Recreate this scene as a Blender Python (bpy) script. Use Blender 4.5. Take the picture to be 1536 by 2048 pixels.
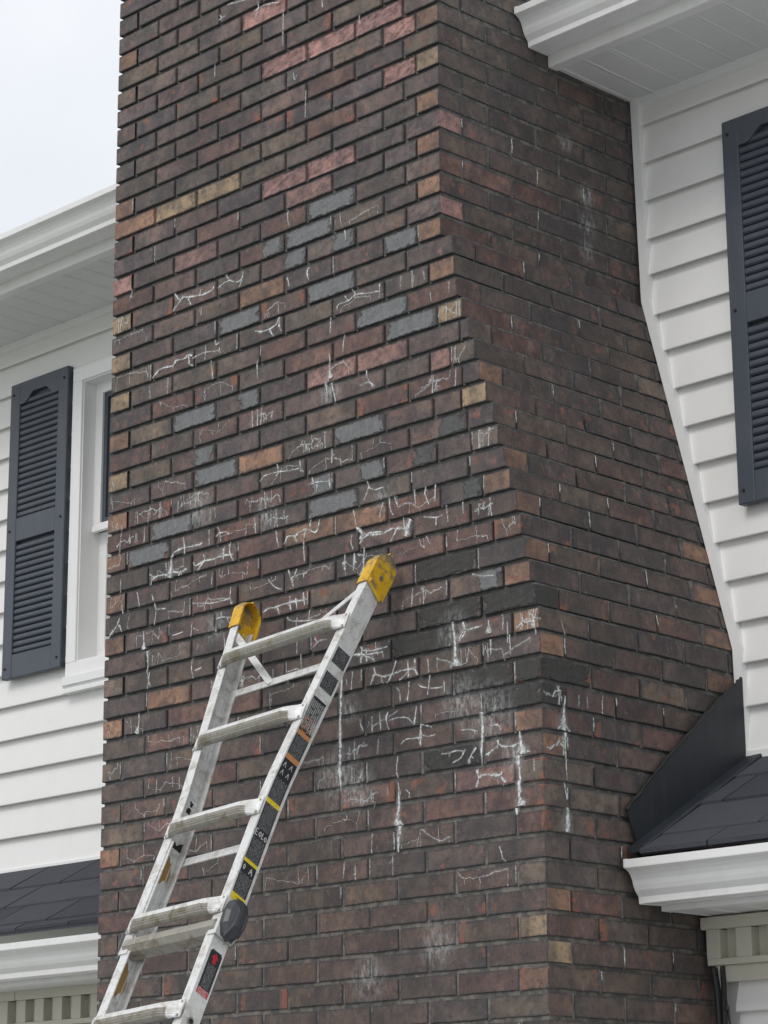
import bpy, bmesh, math, random
from mathutils import Vector, Matrix, noise

# ------------------------------------------------------------------ units: built in inches from a datum near the eaves, placed in metres
INCH = 0.0254
GROUND = -194.0
def W(x, y, z): return (x*INCH, y*INCH, (z-GROUND)*INCH)
C = bpy.context.scene.collection
for o in list(bpy.data.objects): bpy.data.objects.remove(o)
rnd = random.Random(7)

# ------------------------------------------------------------------ camera
CAM = (237.0122542424136, -188.67672931731408, -131.55417179266112)
RC = [[0.707424405004863, 0.706759333588618, -0.006477313400504628], [-0.18966865698184388, 0.1810029146688238, -0.9650200751487474], [-0.6808645326070519, 0.683907295813375, 0.2620959728248748]]
FPX = 4940.700664062456
cd = bpy.data.cameras.new('camera'); cam = bpy.data.objects.new('camera', cd); C.objects.link(cam)
cd.sensor_fit = 'HORIZONTAL'; cd.sensor_width = 36.0; cd.lens = FPX/1536.0*36.0
cd.clip_start = 0.05; cd.clip_end = 3000
m = Matrix(((RC[0][0], -RC[1][0], -RC[2][0]), (RC[0][1], -RC[1][1], -RC[2][1]), (RC[0][2], -RC[1][2], -RC[2][2])))
cam.matrix_world = Matrix.Translation(W(*CAM)) @ m.to_4x4()
bpy.context.scene.camera = cam

# ------------------------------------------------------------------ sky, sun, exposure (bright overcast)
SUN_EL, SUN_AZ = 48.0, 176.0      # degrees; azimuth the light comes from, clockwise from +Y
world = bpy.data.worlds.new('World'); bpy.context.scene.world = world; world.use_nodes = True
nt = world.node_tree; nt.nodes.clear()
def N(nt, t, **k):
    n = nt.nodes.new(t)
    for a, b in k.items(): setattr(n, a, b)
    return n
sky = N(nt, 'ShaderNodeTexSky', sky_type='NISHITA', sun_disc=False)
sky.sun_elevation = math.radians(SUN_EL); sky.sun_rotation = math.radians(SUN_AZ)
sky.air_density = 1.5; sky.dust_density = 3.0
tc = N(nt, 'ShaderNodeTexCoord'); nz = N(nt, 'ShaderNodeTexNoise'); nz.inputs['Scale'].default_value = 4.5; nz.inputs['Detail'].default_value = 5
nt.links.new(tc.outputs['Generated'], nz.inputs['Vector'])
ramp = N(nt, 'ShaderNodeValToRGB'); ramp.color_ramp.elements[0].position = .3; ramp.color_ramp.elements[1].position = .7
ramp.color_ramp.elements[0].color = (6.6, 6.9, 7.4, 1); ramp.color_ramp.elements[1].color = (8.3, 8.4, 8.6, 1)
nt.links.new(nz.outputs['Fac'], ramp.inputs['Fac'])
mx = N(nt, 'ShaderNodeMix', data_type='RGBA'); mx.inputs['Factor'].default_value = .9
nt.links.new(sky.outputs['Color'], mx.inputs['A']); nt.links.new(ramp.outputs['Color'], mx.inputs['B'])
bg = N(nt, 'ShaderNodeBackground'); bg.inputs['Strength'].default_value = 0.128
nt.links.new(mx.outputs['Result'], bg.inputs['Color'])
out = N(nt, 'ShaderNodeOutputWorld'); nt.links.new(bg.outputs['Background'], out.inputs['Surface'])
sd = bpy.data.lights.new('sun', 'SUN'); sd.energy = 1.0; sd.angle = math.radians(24); sd.color = (1.0, .97, .93)
sun = bpy.data.objects.new('sun', sd); C.objects.link(sun)
az, el = math.radians(SUN_AZ), math.radians(SUN_EL)
sun.rotation_euler = Vector((math.sin(az)*math.cos(el), math.cos(az)*math.cos(el), math.sin(el))).to_track_quat('Z', 'Y').to_euler()
sun.location = (0, -8, 12)
vs = bpy.context.scene.view_settings
vs.view_transform = 'Standard'; vs.look = 'None'; vs.gamma = 1; vs.exposure = 0.0; vs.use_curve_mapping = False
bpy.context.scene.cycles.max_bounces = 6

# ------------------------------------------------------------------ materials
def newmat(name):
    m = bpy.data.materials.new(name); m.use_nodes = True
    t = m.node_tree; t.nodes.clear()
    o = N(t, 'ShaderNodeOutputMaterial'); b = N(t, 'ShaderNodeBsdfPrincipled')
    t.links.new(b.outputs['BSDF'], o.inputs['Surface'])
    return m, t, b
def noise_n(t, vec, scale, detail=4, rough=.55, dist=0):
    n = N(t, 'ShaderNodeTexNoise'); n.inputs['Scale'].default_value = scale; n.inputs['Detail'].default_value = detail
    n.inputs['Roughness'].default_value = rough; n.inputs['Distortion'].default_value = dist
    if vec is not None: t.links.new(vec, n.inputs['Vector'])
    return n.outputs['Fac']
def mathn(t, op, a, b=None, c=None, clamp=False):
    n = N(t, 'ShaderNodeMath', operation=op, use_clamp=clamp)
    for i, v in enumerate((a, b, c)):
        if v is None: continue
        if isinstance(v, (int, float)): n.inputs[i].default_value = v
        else: t.links.new(v, n.inputs[i])
    return n.outputs[0]
def mapr(t, v, a, b, c=0, d=1):
    n = N(t, 'ShaderNodeMapRange'); n.inputs['From Min'].default_value = a; n.inputs['From Max'].default_value = b
    n.inputs['To Min'].default_value = c; n.inputs['To Max'].default_value = d
    t.links.new(v, n.inputs['Value']); return n.outputs['Result']
def mixc(t, f, a, b, blend='MIX'):
    n = N(t, 'ShaderNodeMix', data_type='RGBA', blend_type=blend)
    if isinstance(f, (int, float)): n.inputs['Factor'].default_value = f
    else: t.links.new(f, n.inputs['Factor'])
    for s, v in (('A', a), ('B', b)):
        if isinstance(v, tuple): n.inputs[s].default_value = (*v[:3], 1)
        else: t.links.new(v, n.inputs[s])
    return n.outputs['Result']
def bump(t, b, h, strength=.3, dist=.004, normal=None):
    n = N(t, 'ShaderNodeBump'); n.inputs['Strength'].default_value = strength; n.inputs['Distance'].default_value = dist
    t.links.new(h, n.inputs['Height'])
    if normal is not None: t.links.new(normal, n.inputs['Normal'])
    t.links.new(n.outputs['Normal'], b.inputs['Normal']); return n.outputs['Normal']
def pos(t): return N(t, 'ShaderNodeNewGeometry').outputs['Position']
def scaled(t, v, s):
    n = N(t, 'ShaderNodeMapping'); n.inputs['Scale'].default_value = s; t.links.new(v, n.inputs['Vector']); return n.outputs['Vector']
def attr(t, name): return N(t, 'ShaderNodeAttribute', attribute_name=name)

def film_mask(t, p):
    """white salt film: soft irregular blots round a few leaks"""
    spots = [(42.1, -88.3, 2.8), (44.6, -89.6, 2.2), (59.5, -74.6, 1.9), (60.6, -82.2, 2.2), (64.5, -84.3, 2.8), (43.6, -80.9, 1.3), (48.8, -57.6, 1.2), (40.5, -43.2, 1.4), (68.0, -88.9, 1.5), (29.5, -55.8, 1.6), (17.4, -53.0, 1.8), (56.6, -107.5, 1.9), (46.3, -110.4, 2.0), (20.6, -67.8, 1.6), (58.4, 21.8, -11.0, 1.0), (58.4, 25.4, -16.8, 1.3), (58.4, 25.4, -20.6, 1.3), (58.4, 25.2, -24.0, 1.1), (58.4, 9.5, -33.0, .9)]
    acc = None
    for q in spots:
        x, y, z, r = q if len(q) == 4 else (q[0], 0, q[1], q[2])
        v = N(t, 'ShaderNodeVectorMath', operation='DISTANCE'); t.links.new(p, v.inputs[0]); v.inputs[1].default_value = W(x, y, z)
        s = mapr(t, v.outputs['Value'], 0, r*1.6*INCH, 1, 0)
        acc = s if acc is None else mathn(t, 'MAXIMUM', acc, s)
    n1 = noise_n(t, scaled(t, p, (1, 1, .45)), 75, 6, .72)
    s = mathn(t, 'MULTIPLY', acc, mapr(t, n1, .42, .66)); return mathn(t, 'MULTIPLY', s, .8)

def brick_mat():
    m, t, b = newmat('weathered_brick')
    p = pos(t); tint = attr(t, 'tint').outputs['Color']; fx = N(t, 'ShaderNodeSeparateColor'); t.links.new(attr(t, 'fx').outputs['Color'], fx.inputs[0])
    seed, patch, kind = fx.outputs[0], fx.outputs[1], fx.outputs[2]
    off = N(t, 'ShaderNodeCombineXYZ'); 
    for i in range(3): t.links.new(mathn(t, 'MULTIPLY', seed, (37., 91., 53.)[i]), off.inputs[i])
    pp = N(t, 'ShaderNodeVectorMath', operation='ADD'); t.links.new(p, pp.inputs[0]); t.links.new(off.outputs[0], pp.inputs[1]); pv = pp.outputs[0]
    big = noise_n(t, pv, 14, 3); mid = noise_n(t, pv, 45, 6, .65, .3); fine = noise_n(t, pv, 330, 5, .7)
    streak = noise_n(t, scaled(t, pv, (70, 70, 7)), 1, 4, .6)
    col = mixc(t, mapr(t, big, .35, .65), mixc(t, 1.0, tint, (.68, .69, .73), 'MULTIPLY'), mixc(t, 1.0, tint, (1.36, 1.28, 1.2), 'MULTIPLY'))
    # olive / iron flashing inside single bricks
    fl = mathn(t, 'MULTIPLY', mapr(t, streak, .55, .72), mapr(t, seed, .35, .9, .0, .55))
    col = mixc(t, fl, col, (.205, .155, .115))
    rd = mathn(t, 'MULTIPLY', mapr(t, noise_n(t, pv, 26, 3), .60, .66), mapr(t, seed, .34, .25, 0, .8))
    col = mixc(t, rd, col, (.31, .135, .095))
    bl = mathn(t, 'MULTIPLY', mapr(t, noise_n(t, scaled(t, pv, (38, 38, 20)), 1, 5, .7), .54, .70), .42); col = mixc(t, bl, col, (.27, .235, .215))
    soot = mathn(t, 'MULTIPLY', mapr(t, mid, .46, .66), .62)
    col = mixc(t, soot, col, (.072, .066, .070))
    wide = noise_n(t, scaled(t, p, (1, 1, .8)), 3.2, 6, .62); col = mixc(t, mapr(t, wide, .40, .62, .0, .50), col, (.060, .057, .060))
    dust = mathn(t, 'MULTIPLY', mapr(t, fine, .56, .74), .35)
    col = mixc(t, dust, col, (.33, .31, .30))
    uv = N(t, 'ShaderNodeUVMap', uv_map='uv'); su = N(t, 'ShaderNodeSeparateXYZ'); t.links.new(uv.outputs[0], su.inputs[0])
    # hand-smeared mortar patches; patch value: 0 none, 1 whole, .5 right-hand part
    wob = mathn(t, 'MULTIPLY', mathn(t, 'SUBTRACT', noise_n(t, pv, 42, 4, .6), .5), .62)
    uu = mathn(t, 'ADD', su.outputs[0], wob); vv = mathn(t, 'ADD', su.outputs[1], wob)
    edge = mathn(t, 'MULTIPLY', mapr(t, uu, .0, .06), mapr(t, uu, 1.0, .94))
    edge = mathn(t, 'MULTIPLY', edge, mathn(t, 'MULTIPLY', mapr(t, vv, -.04, .06), mapr(t, vv, 1.05, .95)))
    half = mathn(t, 'MULTIPLY', mapr(t, uu, .52, .57), 1.0)
    whole = mathn(t, 'GREATER_THAN', patch, .75); part = mathn(t, 'GREATER_THAN', patch, .25)
    hm = mathn(t, 'MAXIMUM', half, whole)
    pm = mathn(t, 'MULTIPLY', mathn(t, 'MULTIPLY', edge, part), hm)
    smear = noise_n(t, scaled(t, pv, (60, 60, 16)), 1, 4, .6, .8)
    gcol = mixc(t, mapr(t, kind, 0, 1), (.054, .052, .050), (.172, .177, .180))
    gcol = mixc(t, mapr(t, smear, .3, .75, 0, .55), gcol, mixc(t, 1.0, gcol, (1.6, 1.6, 1.58), 'MULTIPLY'))
    col = mixc(t, pm, col, gcol)
    # chipped, soot-filled arrises: irregular dark rim
    ev = mathn(t, 'MINIMUM', su.outputs[1], mathn(t, 'SUBTRACT', 1.0, su.outputs[1])); eu = mathn(t, 'MULTIPLY', mathn(t, 'MINIMUM', su.outputs[0], mathn(t, 'SUBTRACT', 1.0, su.outputs[0])), 3.2)
    ed = mathn(t, 'ADD', mathn(t, 'MINIMUM', ev, eu), mathn(t, 'MULTIPLY', mathn(t, 'SUBTRACT', noise_n(t, pv, 120, 4, .65), .5), .42))
    col = mixc(t, mapr(t, ed, .10, .02, 0, .75), col, (.055, .058, .062))
    rimw = mapr(t, noise_n(t, pv, 75, 5, .7), .60, .70); col = mixc(t, mathn(t, 'MULTIPLY', rimw, mapr(t, ed, .20, .05, 0, .45)), col, (.42, .40, .38))
    endm = mathn(t, 'MULTIPLY', mathn(t, 'MULTIPLY', mapr(t, eu, .55, .30), mapr(t, noise_n(t, pv, 20, 4, .6), .50, .56)), mathn(t, 'GREATER_THAN', seed, .92))
    col = mixc(t, mathn(t, 'MULTIPLY', endm, mathn(t, 'SUBTRACT', .85, pm)), col, (.28, .12, .085))
    vo = N(t, 'ShaderNodeTexVoronoi'); vo.inputs['Scale'].default_value = 150; t.links.new(pv, vo.inputs['Vector'])
    pit = mathn(t, 'MULTIPLY', mapr(t, vo.outputs['Distance'], .22, .10), mapr(t, mid, .50, .58)); col = mixc(t, mathn(t, 'MULTIPLY', pit, .8), col, (.03, .028, .028))
    fm = film_mask(t, p); col = mixc(t, mathn(t, 'MULTIPLY', fm, .75), col, (.72, .73, .72))
    t.links.new(col, b.inputs['Base Color'])
    b.inputs['Roughness'].default_value = .78; b.inputs['Specular IOR Level'].default_value = .35
    h = mathn(t, 'ADD', mathn(t, 'MULTIPLY', mid, 1.0), mathn(t, 'MULTIPLY', fine, .45))
    h = mathn(t, 'SUBTRACT', h, mathn(t, 'MULTIPLY', pit, .8))
    h = mathn(t, 'ADD', h, mathn(t, 'MULTIPLY', pm, mathn(t, 'ADD', .8, mathn(t, 'MULTIPLY', smear, 2.0))))
    bump(t, b, h, .9, .0045)
    return m
def mortar_mat():
    m, t, b = newmat('raked_mortar'); p = pos(t)
    n1 = noise_n(t, p, 30, 4); n2 = noise_n(t, p, 260, 5, .7)
    sz = N(t, 'ShaderNodeSeparateXYZ'); t.links.new(p, sz.inputs[0])
    low = mapr(t, sz.outputs[2], (-84-GROUND)*INCH, (-101-GROUND)*INCH)     # repointed with pale mortar lower down
    low = mathn(t, 'MULTIPLY', low, mapr(t, n1, .3, .6, .35, 1))
    side = mapr(t, sz.outputs[1], 2*INCH, 8*INCH, 0, .6)
    low = mathn(t, 'MAXIMUM', low, mathn(t, 'MULTIPLY', side, mapr(t, n1, .42, .6)))
    col = mixc(t, low, (.135, .132, .128), (.195, .178, .160))
    col = mixc(t, mapr(t, n1, .62, .42, 0, .7), col, (.06, .058, .056)); col = mixc(t, mathn(t, 'MULTIPLY', mapr(t, n2, .4, .7), .6), col, mixc(t, 1.0, col, (1.7, 1.7, 1.65), 'MULTIPLY'))
    fm = film_mask(t, p); col = mixc(t, mathn(t, 'MULTIPLY', fm, .8), col, (.72, .73, .72))
    t.links.new(col, b.inputs['Base Color']); b.inputs['Roughness'].default_value = .95
    bump(t, b, mathn(t, 'ADD', n2, n1), .8, .003)
    return m
def crust_mat():
    m, t, b = newmat('salt_crust'); p = pos(t); n = noise_n(t, p, 120, 5); n2 = noise_n(t, p, 260, 5, .75)
    t.links.new(mixc(t, mapr(t, n, .38, .62), (.52, .54, .54), (.80, .81, .79)), b.inputs['Base Color']); b.inputs['Roughness'].default_value = .9
    uv = N(t, 'ShaderNodeUVMap', uv_map='uv'); s = N(t, 'ShaderNodeSeparateXYZ'); t.links.new(uv.outputs[0], s.inputs[0])
    fx = N(t, 'ShaderNodeSeparateColor'); t.links.new(attr(t, 'fx').outputs['Color'], fx.inputs[0])
    e = mathn(t, 'ADD', s.outputs[0], mathn(t, 'MULTIPLY', mathn(t, 'SUBTRACT', n2, .5), .9))
    al = mathn(t, 'MULTIPLY', mathn(t, 'MULTIPLY', mapr(t, e, .12, .62), fx.outputs[0]), mapr(t, n, .30, .55, .35, 1.0), clamp=True)
    t.links.new(al, b.inputs['Alpha']); return m
def painted(name, col, rough=.45, dirt=.12, dirtcol=(.35, .33, .28), scale=9, spec=.5, bumps=.0):
    m, t, b = newmat(name); p = pos(t)
    n1 = noise_n(t, p, scale, 4, .6); n2 = noise_n(t, scaled(t, p, (40, 40, 5)), 1, 4)
    f = mathn(t, 'MULTIPLY', mathn(t, 'MULTIPLY', mapr(t, n1, .4, .75), mapr(t, n2, .35, .7)), dirt)
    t.links.new(mixc(t, f, col, dirtcol), b.inputs['Base Color'])
    b.inputs['Roughness'].default_value = rough; b.inputs['Specular IOR Level'].default_value = spec
    if bumps: bump(t, b, noise_n(t, scaled(t, p, (6, 6, 120)), 1, 3), bumps, .001)
    return m
def shingle_mat():
    m, t, b = newmat('asphalt_shingle'); p = pos(t); oi = N(t, 'ShaderNodeObjectInfo')
    n = noise_n(t, p, 420, 3, .8); n1 = noise_n(t, p, 12, 3)
    c = mixc(t, oi.outputs['Random'], (.030, .033, .045), (.056, .059, .075))
    c = mixc(t, mapr(t, n, .52, .72), c, (.13, .135, .15)); c = mixc(t, mapr(t, n1, .5, .8, 0, .4), c, (.04, .04, .05))
    t.links.new(c, b.inputs['Base Color']); b.inputs['Roughness'].default_value = .95; bump(t, b, n, .9, .002); return m
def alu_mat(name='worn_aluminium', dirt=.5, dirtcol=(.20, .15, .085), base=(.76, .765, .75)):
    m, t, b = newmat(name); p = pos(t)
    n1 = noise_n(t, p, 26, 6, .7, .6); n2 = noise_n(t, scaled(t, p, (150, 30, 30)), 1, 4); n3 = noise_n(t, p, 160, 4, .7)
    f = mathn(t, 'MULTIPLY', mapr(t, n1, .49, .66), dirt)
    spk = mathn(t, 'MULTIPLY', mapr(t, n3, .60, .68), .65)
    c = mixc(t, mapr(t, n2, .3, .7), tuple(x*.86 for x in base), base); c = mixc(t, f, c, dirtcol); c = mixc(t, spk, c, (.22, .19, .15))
    t.links.new(c, b.inputs['Base Color']); b.inputs['Metallic'].default_value = .12
    t.links.new(mapr(t, n1, .4, .7, .38, .65), b.inputs['Roughness']); bump(t, b, n3, .12, .0006); return m
def plain(name, col, rough=.5, metal=0):
    m, t, b = newmat(name); p = pos(t); n = noise_n(t, p, 60, 4)
    t.links.new(mixc(t, mapr(t, n, .3, .7), tuple(x*.88 for x in col), col), b.inputs['Base Color'])
    b.inputs['Roughness'].default_value = rough; b.inputs['Metallic'].default_value = metal; return m
def print_mat(name, bgc, ink, rows=26., cols=7., cover=.52, rot=False):
    m, t, b = newmat(name); uv = N(t, 'ShaderNodeUVMap', uv_map='uv'); s = N(t, 'ShaderNodeSeparateXYZ'); t.links.new(uv.outputs[0], s.inputs[0])
    u, v = (s.outputs[1], s.outputs[0]) if rot else (s.outputs[0], s.outputs[1])
    fr = mathn(t, 'FRACT', mathn(t, 'MULTIPLY', v, rows)); line = mathn(t, 'MULTIPLY', mathn(t, 'GREATER_THAN', fr, .35), 1.0)
    cx = N(t, 'ShaderNodeCombineXYZ'); t.links.new(mathn(t, 'MULTIPLY', u, cols*6), cx.inputs[0]); t.links.new(mathn(t, 'FLOOR', mathn(t, 'MULTIPLY', v, rows)), cx.inputs[1])
    n = noise_n(t, cx.outputs[0], 1.3, 2); w = mathn(t, 'GREATER_THAN', n, 1-cover)
    mar = mathn(t, 'MULTIPLY', mathn(t, 'GREATER_THAN', u, .08), mathn(t, 'LESS_THAN', u, .92))
    f = mathn(t, 'MULTIPLY', mathn(t, 'MULTIPLY', line, w), mar)
    sc = mapr(t, noise_n(t, pos(t), 90, 5, .7), .60, .68, 0, .6)
    c = mixc(t, f, bgc, ink); c = mixc(t, sc, c, (.35, .35, .34))
    t.links.new(c, b.inputs['Base Color']); b.inputs['Roughness'].default_value = .45; return m
def yellow_mat():
    m, t, b = newmat('yellow_rubber'); p = pos(t); a = attr(t, 'fx').outputs['Color']; s = N(t, 'ShaderNodeSeparateColor'); t.links.new(a, s.inputs[0])
    n = noise_n(t, p, 40, 6, .7, .5); n2 = noise_n(t, p, 14, 3)
    worn = mathn(t, 'ADD', s.outputs[0], mathn(t, 'MULTIPLY', mathn(t, 'SUBTRACT', n, .5), 1.1)); f = mapr(t, worn, .34, .66)
    c = mixc(t, mapr(t, n2, .4, .7), (.78, .47, .02), (.66, .36, .012)); c = mixc(t, mathn(t, 'MULTIPLY', mapr(t, n, .48, .66), .75), c, (.26, .16, .05)); c = mixc(t, f, c, (.20, .175, .14))
    t.links.new(c, b.inputs['Base Color']); b.inputs['Roughness'].default_value = .55; bump(t, b, n, .3, .002); return m
def glass_mat():
    m, t, b = newmat('window_glass'); b.inputs['Base Color'].default_value = (.09, .10, .11, 1); b.inputs['Roughness'].default_value = .06
    b.inputs['Specular IOR Level'].default_value = .8; return m

M = dict(brick=brick_mat(), mortar=mortar_mat(), crust=crust_mat(),
    siding=painted('white_siding', (.83, .825, .81), .42, .16, (.55, .54, .49), bumps=.08), trim=painted('white_trim', (.86, .86, .855), .38, .10),
    gutter=painted('white_gutter', (.82, .82, .81), .35, .22, (.38, .36, .31)), soffit=painted('white_soffit', (.74, .745, .74), .5, .15),
    cream=painted('cream_frieze', (.60, .58, .49), .5, .2), shutter=painted('charcoal_shutter', (.066, .077, .098), .45, .4, (.14, .15, .16)),
    flash=painted('black_flashing', (.014, .018, .025), .55, .5, (.06, .065, .07)), shingle=shingle_mat(), seal=plain('black_sealant', (.02, .02, .02), .6),
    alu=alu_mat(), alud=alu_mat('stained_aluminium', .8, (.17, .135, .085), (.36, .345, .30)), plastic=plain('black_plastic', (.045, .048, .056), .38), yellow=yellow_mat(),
    steel=plain('steel_rivet', (.38, .38, .38), .4, .8), glass=glass_mat(), blind=plain('window_blind', (.62, .61, .56), .6), cable=plain('black_cable', (.018, .018, .02), .5),
    lab1=print_mat('black_label', (.018, .019, .024), (.20, .20, .21), 17, 3), lab2=print_mat('black_label_tall_print', (.018, .019, .024), (.33, .33, .33), 8, 3, .6, True),
    orange=print_mat('orange_label', (.55, .23, .09), (.12, .06, .03), 2, 3, .3), yel=print_mat('yellow_label', (.80, .62, .02), (.10, .08, .02), 3, 4, .4), red=print_mat('red_label', (.42, .02, .03), (.65, .5, .5), 5, 5),
    redp=plain('red_print', (.50, .015, .03), .45), white=plain('white_print', (.62, .62, .62), .5), blk=plain('black_label_base', (.018, .019, .024), .45), rust=plain('old_glue', (.36, .22, .07), .8), dark=plain('dark_gap', (.02, .018, .015), .8))

# ------------------------------------------------------------------ mesh helpers (all coordinates in inches)
class MB:
    def __init__(s): s.v = []; s.f = []; s.c = []; s.x = []; s.uv = []
    def face(s, idx, col=(.5, .5, .5), fx=(0, 0, 0), uv=None):
        s.f.append(tuple(idx)); s.c.append(col); s.x.append(fx); s.uv.append(uv or [(0, 0)]*len(idx))
    def add(s, pts): n = len(s.v); s.v.extend(pts); return n
    def box(s, x0, x1, y0, y1, z0, z1, ch=0, fx=(0, 0, 0)):
        if not ch:
            n = s.add([(x0, y0, z0), (x1, y0, z0), (x1, y1, z0), (x0, y1, z0), (x0, y0, z1), (x1, y0, z1), (x1, y1, z1), (x0, y1, z1)])
            for q in ((0, 3, 2, 1), (4, 5, 6, 7), (0, 1, 5, 4), (1, 2, 6, 5), (2, 3, 7, 6), (3, 0, 4, 7)): s.face([n+i for i in q], fx=fx)
        else:
            bm = bmesh.new(); bmesh.ops.create_cube(bm, size=1)
            for v in bm.verts: v.co = Vector(((x0+x1)/2+v.co.x*(x1-x0), (y0+y1)/2+v.co.y*(y1-y0), (z0+z1)/2+v.co.z*(z1-z0)))
            bmesh.ops.bevel(bm, geom=bm.edges[:], offset=ch, segments=1, affect='EDGES')
            n = s.add([tuple(v.co) for v in bm.verts]); bm.verts.index_update()
            for f in bm.faces: s.face([n+v.index for v in f.verts], fx=fx)
            bm.free()
    def prism(s, prof, a, b, axis='x', cap=True, uvs=False):
        """profile of 2D points swept along an axis: x -> (y,z), y -> (x,z), z -> (x,y)"""
        def P(p, t): return (t, p[0], p[1]) if axis == 'x' else ((p[0], t, p[1]) if axis == 'y' else (p[0], p[1], t))
        k = len(prof); n = s.add([P(p, a) for p in prof]+[P(p, b) for p in prof])
        for i in range(k):
            j = (i+1) % k
            s.face([n+i, n+j, n+k+j, n+k+i])
        if cap: s.face([n+i for i in range(k)][::-1]); s.face([n+k+i for i in range(k)])
    def build(s, name, mat, parent=None, xf=None, smooth=False, flip=True, kind=None):
        me = bpy.data.meshes.new(name)
        vs = [xf(*v) if xf else v for v in s.v]
        me.from_pydata([W(*v) for v in vs], [], s.f)
        me.materials.append(mat)
        ca = me.color_attributes.new('tint', 'FLOAT_COLOR', 'CORNER'); cx = me.color_attributes.new('fx', 'FLOAT_COLOR', 'CORNER'); uv = me.uv_layers.new(name='uv')
        A, B, U = [], [], []
        for p in me.polygons:
            i = p.index
            for k in range(p.loop_total): A += [*s.c[i], 1]; B += [*s.x[i], 1]; U += s.uv[i][k] if k < len(s.uv[i]) else (0, 0)
        ca.data.foreach_set('color', A); cx.data.foreach_set('color', B); uv.data.foreach_set('uv', U)
        if flip:
            bm = bmesh.new(); bm.from_mesh(me); bmesh.ops.recalc_face_normals(bm, faces=bm.faces); bm.to_mesh(me); bm.free()
        if smooth: me.polygons.foreach_set('use_smooth', [True]*len(me.polygons))
        me.update(); o = bpy.data.objects.new(name, me); C.objects.link(o)
        if parent: o.parent = parent
        if kind: o['kind'] = kind
        return o
def thing(name, label, cat, loc=(0, 0, 0)):
    o = bpy.data.objects.new(name, None); C.objects.link(o); o['label'] = label; o['category'] = cat; o.empty_display_size = .2; return o
def dup(o, parent, dx=0, dy=0, dz=0):
    c = o.copy(); C.objects.link(c); c.parent = parent; c.location = Vector(o.location)+Vector((dx*INCH, dy*INCH, dz*INCH)); return c
def tube(mb, pts, r, seg=8):
    pts = [Vector(p) for p in pts]; rings = []
    for i, p in enumerate(pts):
        d = (pts[min(i+1, len(pts)-1)]-pts[max(i-1, 0)]).normalized(); a = d.orthogonal().normalized(); b = d.cross(a)
        if rings: a = (rings[-1][1]-d*rings[-1][1].dot(d)).normalized(); b = d.cross(a)
        rr = r[i] if isinstance(r, (list, tuple)) else r
        n = mb.add([tuple(p+a*math.cos(t)*rr+b*math.sin(t)*rr) for t in [2*math.pi*k/seg for k in range(seg)]]); rings.append((n, a))
    for (n0, _), (n1, _) in zip(rings, rings[1:]):
        for k in range(seg): mb.face([n0+k, n0+(k+1) % seg, n1+(k+1) % seg, n1+k])
    mb.face([rings[0][0]+k for k in range(seg)]); mb.face([rings[-1][0]+k for k in range(seg)])
# ------------------------------------------------------------------ ground
g = MB(); n = g.add([(-2600, -2600, GROUND), (2600, -2600, GROUND), (2600, 2600, GROUND), (-2600, 2600, GROUND)]); g.face([n, n+1, n+2, n+3])
gm, gt, gb = newmat('lawn'); gp = pos(gt)
gt.links.new(mixc(gt, mapr(gt, noise_n(gt, gp, 3, 6), .3, .7), (.13, .15, .09), (.20, .205, .15)), gb.inputs['Base Color']); gb.inputs['Roughness'].default_value = .95
g.build('ground', gm, kind='structure')
dr = MB(); n = dr.add([(-90, -420, GROUND+.2), (330, -420, GROUND+.2), (330, -8, GROUND+.2), (-90, -8, GROUND+.2)]); dr.face([n, n+1, n+2, n+3])  # unseen; sized and paled to bounce neutral light onto the siding
dm, dt, db = newmat('bounce_concrete'); dp = pos(dt)
dt.links.new(mixc(dt, mapr(dt, noise_n(dt, dp, 4, 6), .3, .7), (.40, .405, .42), (.50, .505, .52)), db.inputs['Base Color']); db.inputs['Roughness'].default_value = .9
dr.build('bounce_slab', dm, kind='structure')

# ------------------------------------------------------------------ chimney
D = 34.9
chimney = thing('brick_chimney', 'tall brown brick chimney with sloping shoulder, grey mortar patches and white salt stains', 'chimney')
CH=2.631837
XR={12:60.2,13:60.4,14:60.75,15:61.5,16:62.4,17:63.3,18:63.95,19:64.9,20:65.8,21:66.5,22:67.3,23:68.15,24:69.0,25:69.6,26:70.1,27:70.65,28:71.3,29:71.7,30:71.9}
def xr(n): return 58.42 if n<12 else (71.9 if n>30 else XR[n])
def lerp3(n,a,b,c):
    if n<=1: return list(a)
    if n<=20:
        t=(n-1)/19.; return [p+(q-p)*t for p,q in zip(a,b)]
    t=min(1,(n-20)/20.); return [p+(q-p)*t for p,q in zip(b,c)]
def joints(n):
    if n%2==0:
        g=lerp3(n,(3.92,11.95,20.2,28.2,36.4,44.7,52.8),(3.9,12.2,20.5,28.4,36.4,44.8,53.2),(3.85,12.2,20.9,29.6,38.4,46.7,55.3))
        q={16:61.2,18:61.5,20:62.0,22:62.2,24:62.3,26:63.2}.get(n, 63.7 if n>26 else None)
    else:
        g=lerp3(n,(8.1,16.2,24.4,32.7,40.8,49.4),(8.2,16.3,24.5,32.5,41.0,49.4),(8.2,16.7,25.2,33.8,42.5,51.0))
        if n>15: g.append(56.5+ (min(n,29)-17)*.24)
        q={13:56.5,15:57.7,17:59.7,19:61.2,21:62.6,23:64.2,25:65.6,27:66.9}.get(n, 54.8 if n<13 else 68.1)
    if q: g.append(q)
    return g

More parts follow.
